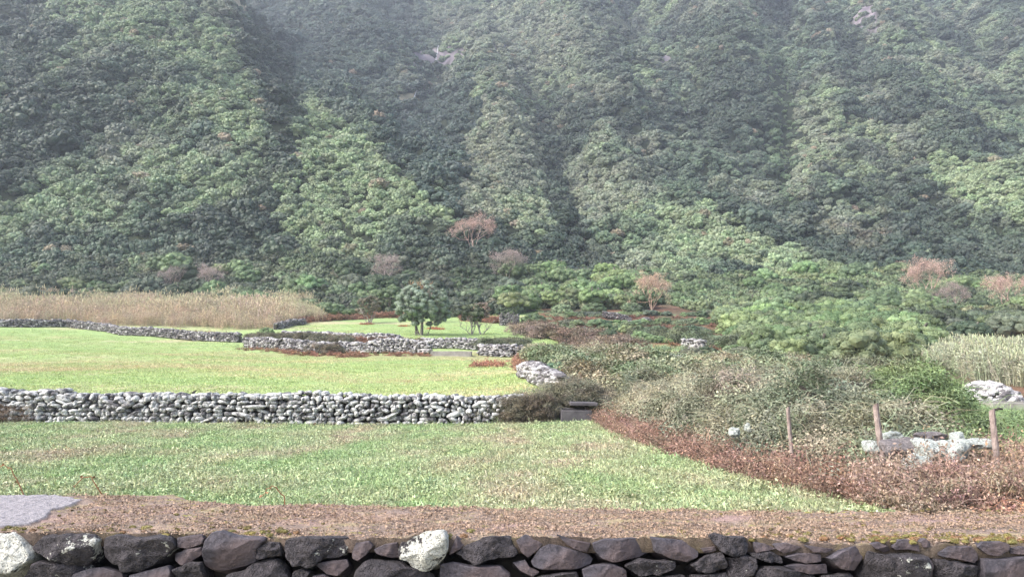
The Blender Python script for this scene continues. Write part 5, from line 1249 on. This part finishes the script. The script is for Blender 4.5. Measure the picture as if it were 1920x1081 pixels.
# lower courses out of the picture
C = []; R = []
for z in np.arange(.1, .72, .17):
    x = -4.3
    while x < 4.3:
        w_ = rng.uniform(.2, .42); C.append((x + w_ / 2, yf(960 + x / 3.3 * F) + .12, z + rng.normal(0, .01))); R.append((w_ * .52, .14, .095)); x += w_
V, Fc, fid = blobs(np.array(C), np.array(R), 2, .25, 1.6); o = mk("lower_courses", V, [Fc], M['basalt_r'], nw, smooth=True, fattr={"rnd": rng.random(len(C))[fid]}); o.location = (0, -3.8, 0); o["lichen"] = -.1
# earthen top
gx = np.linspace(-4.3, 4.3, 1250); gt = np.concatenate([[-.02], np.linspace(0, 1, 150), [1.02]])
X, T_ = np.meshgrid(gx, gt); UU = 960 + X / 3.3 * F
tf = np.interp(UU, [-700, 0, 330, 380, 440, 500, 760, 800, 845, 1000, 1330, 1400, 1500, 1640, 1700, 1790, 1900, 2600], [1000, 999, 1004, 1000, 1005, 1010, 1014, 1000, 1012, 1014, 1012, 1012, 1022, 1024, 1018, 1030, 1020, 1024])
tb = np.interp(UU, [-700, 0, 100, 180, 300, 1000, 1920, 2600], [935, 928, 926, 938, 945, 953, 962, 968]) + 1.5 * fbm(X * 2.2, 0, 0., 95, 3)
yfr = ytop(lin(UU)); ybk = ytop(tb)
_c = (540.5 - np.maximum(tf, lin(UU) - 1)) / F; droop = np.minimum(EYE + (ST + _c * CT) * yfr / (CT - _c * ST) - WT, 0)
tt = np.clip(T_, 0, 1); Yt = yfr + (ybk - yfr) * tt
Yt += .02 * fbm(X * 9, 3.3, 0., 96, 3) * (1 - tt)
gr = fbm(X * 55, Yt * 55, 0., 97, 3); lump = fbm(X * 9, Yt * 9, 0., 98, 3)
edge = np.exp(-tt * 16)
GP = inpoly(960 + F * X / np.maximum(Yt, .1) * .985 * 1.0, proj(np.stack([X, Yt, np.full(X.shape, WT)], -1))[1], [(-900, 880), (-10, 915), (60, 918), (135, 930), (182, 939), (160, 950), (128, 957), (118, 972), (90, 984), (40, 990), (0, 996), (-900, 1000)])
Zt = WT + .006 * gr + .012 * lump * (1 - GP) + .010 * GP + .008 * edge * (1 + lump) + droop * np.exp(-tt * 7) 
Zt = np.where(T_ < -.005, WT - .05 + droop, np.where(T_ > 1.005, WT - .55, Zt)); Yt = np.where(T_ < -.005, Yt + .015, np.where(T_ > 1.005, Yt + .05, Yt))
c_a = np.array([.27, .215, .185]); c_b = np.array([.20, .15, .125]); c_c = np.array([.36, .30, .17]); c_y = np.array([.26, .25, .06]); c_p = np.array([.33, .225, .21]); c_g = np.array([.27, .255, .27])
m1 = fbm(X * 4, Yt * 14, 0., 101, 3); m2 = fbm(X * 2, Yt * 7, 0., 102, 2); m3 = fbm(X * 16, Yt * 40, 0., 103, 3)
cc = lerp(np.broadcast_to(c_a, X.shape + (3,)), c_b, np.clip(.5 + gr * 1.3, 0, 1)); cc = lerp(cc, c_c, np.clip(m1 * 1.3 - .05, 0, .7)); cc = lerp(cc, c_p, np.clip(m2 * 2 - .5, 0, .6))
cc = lerp(cc, c_y, np.clip(m3 * 2.2 - .75 + .9 * edge * np.clip(lump * 2 + .3, 0, 1) + .4 * np.exp(-(1 - tt) * 20), 0, .9))
cc = lerp(cc, np.array([.10, .07, .055]), np.clip(-gr * 1.6 - .5, 0, .7))
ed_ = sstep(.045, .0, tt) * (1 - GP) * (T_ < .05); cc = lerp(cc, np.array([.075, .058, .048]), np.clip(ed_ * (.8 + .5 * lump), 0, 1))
cc = np.where(GP[..., None], c_g * (1 + .28 * gr[..., None]), cc)
ni, nj = X.shape; idx = np.arange(ni - 1)[:, None] * nj + np.arange(nj - 1)[None]; Fq = np.stack([idx, idx + 1, idx + nj + 1, idx + nj], -1).reshape(-1, 4)
m, n, l, b_ = newmat("mossy_earth_top"); a_ = N(n, "ShaderNodeAttribute", attribute_type='GEOMETRY', attribute_name='albedo'); tc = N(n, "ShaderNodeTexCoord")
f1 = noise(n, l, tc.outputs["Object"], 170, 4, .7); v_ = ramp(n, l, f1, [(.3, .55), (.7, 1.45)])
l.new(mix(n, l, 1.0, a_.outputs["Color"], v_, 'MULTIPLY'), b_.inputs["Base Color"]); b_.inputs["Roughness"].default_value = .95; b_.inputs["Specular IOR Level"].default_value = .1; bump(n, l, f1, b_, .9, .006)
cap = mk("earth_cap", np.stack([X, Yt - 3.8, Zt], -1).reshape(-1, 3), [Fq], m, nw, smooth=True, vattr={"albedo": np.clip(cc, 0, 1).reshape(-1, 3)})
# moss cushions on the front edge
def moss(n, f0, f1, tint, s0, s1, name, lab=None):
    x = rng.uniform(-3.1, 3.1, n * 3); u_ = 960 + x / 3.3 * F; dens = fbm(x * 1.5, 0, 0., 111, 2); k = dens > rng.uniform(-.5, .5, n * 3); x = x[k][:n]; u_ = u_[k][:n]; n = len(x)
    yy = ytop(lin(u_)); t = rng.uniform(f0, f1, n) 
    P = np.stack([x, yy + t * .8 - 3.8, np.full(n, WT + .002)], 1); s = rng.uniform(s0, s1, n)
    V, Fc, fid = blobs(P, np.stack([s, s * .8, s * .45], 1), 2, .3, 2); nl = n * 60; kk = rng.integers(0, n, nl); d = rng.normal(0, 1, (nl, 3)); d[:, 2] = np.abs(d[:, 2]); d /= np.linalg.norm(d, axis=1)[:, None]
    V2, F2 = leaves(P[kk] + d * s[kk][:, None] * np.array([1, .8, .5]), d, .0045 * rng.uniform(.6, 1.3, nl), .3, .7)
    b = MB(); b.add(V, Fc, rng.random(n)[fid]); b.add(V2, F2, rng.random(nl)); o = b.build(name, M['grass'], nw); o["tint"] = tint; return o
moss(200, -.01, .22, [.15, .14, .045], .006, .020, "moss_cushion")
moss(150, .1, .98, [.17, .15, .06], .006, .012, "moss_cushion")
moss(70, .02, .12, [.16, .10, .05], .01, .02, "moss_cushion")
# dry moss grit over the whole top
ng_ = 90000; gx_ = rng.uniform(-3.0, 3.0, ng_); ug = 960 + gx_ / 3.5 * F; tg = rng.random(ng_); y0_ = ytop(lin(ug)); y1_ = ytop(np.interp(ug, [0, 300, 1000, 1920], [928, 945, 953, 962])); yg = y0_ + (y1_ - y0_) * tg
pu, pv = proj(np.stack([gx_, yg, np.full(ng_, WT)], 1)); _c = (540.5 - np.maximum(np.interp(ug, [-700, 0, 330, 380, 440, 500, 760, 800, 845, 1000, 1330, 1400, 1500, 1640, 1700, 1790, 1900, 2600], [1000, 999, 1004, 1000, 1005, 1010, 1014, 1000, 1012, 1014, 1012, 1012, 1022, 1024, 1018, 1030, 1020, 1024]), lin(ug) - 1)) / F
dr = np.minimum(EYE + (ST + _c * CT) * y0_ / (CT - _c * ST) - WT, 0) * np.exp(-tg * 7)
cl = fbm(gx_ * 5, yg * 9, 0., 121, 3); k = ~inpoly(pu, pv, [(-900, 880), (-10, 915), (60, 918), (135, 930), (182, 939), (160, 950), (128, 957), (118, 972), (90, 984), (40, 990), (0, 996), (-900, 1000)]) & (rng.random(ng_) < .55 + cl)
gx_, yg, dr = gx_[k], yg[k], dr[k]; n = len(gx_); zg = WT + .004 + dr + .012 * fbm(gx_ * 9, yg * 9, 0., 98, 3) + .006 * fbm(gx_ * 55, yg * 55, 0., 97, 3) + rng.uniform(0, .006, n)
V, Fq = leaves(np.stack([gx_, yg - 3.8, zg], 1), np.tile([[0, -.3, 1.]], (n, 1)), .0055 * rng.uniform(.5, 1.5, n), .5, .6); b = MB(); b.add(V, Fq, rng.random(n)); o = b.build("moss_grit", M['dry'], nw); o["tint"] = [.235, .18, .145]
# arching dead runners behind the wall
for u, v, Y, L, sgn, lb in ((50, 932, 5.2, .42, -1, "bent reddish bramble runner rising behind the grey patch of the wall"), (200, 942, 4.9, .34, -1, "arching brown bramble runner just right of the grey patch"), (322, 949, 4.7, .16, -1, "tiny arched runner at the rear edge of the wall"),
                           (545, 955, 4.9, .30, -1, "forked brown runner at the rear edge of the wall")):
    p = at(u, v, Y); t = np.linspace(0, 1, 12); C = np.stack([p[0] + sgn * L * .55 * t, np.full(12, Y) - .02 * t, p[2] - .03 + L * .55 * np.sin(t * 2.4)], 1) + rng.normal(0, .004, (12, 3))
    b = MB(); V, Fq = tube(C, np.linspace(.0045, .0018, 12), 4); b.add(V, Fq, .4); V, Fq = leaves(C[[3, 6, 8, 10, 11]] + rng.normal(0, .01, (5, 3)), rng.normal(0, 1, (5, 3)), .014, .6, .3); b.add(V, Fq, rng.random(5))
    o = b.build("bramble_runner", M['dry']); o["tint"] = [.24, .13, .08]; tag(o, lb, "bramble runner")

# ------------------------------------------------------------------ air
hz = MB(); boxm(hz, -1300, 1300, -80, 1400, -12, float(max(GZ.max(), 300)) + 60)
m = bpy.data.materials.new("haze_air"); m.use_nodes = True; n = m.node_tree.nodes; l = m.node_tree.links
for q in list(n):
    if q.type == 'BSDF_PRINCIPLED': n.remove(q)
pv = n.new("ShaderNodeVolumePrincipled"); pv.inputs["Density"].default_value = .00033; pv.inputs["Color"].default_value = (.77, .84, 1.0, 1); pv.inputs["Anisotropy"].default_value = .1
l.new(pv.outputs[0], [q for q in n if q.type == 'OUTPUT_MATERIAL'][0].inputs["Volume"])
ho = hz.build("haze", m); tag(ho, "thin pale mist thickening over the mountainside", kind="stuff")
print("done")
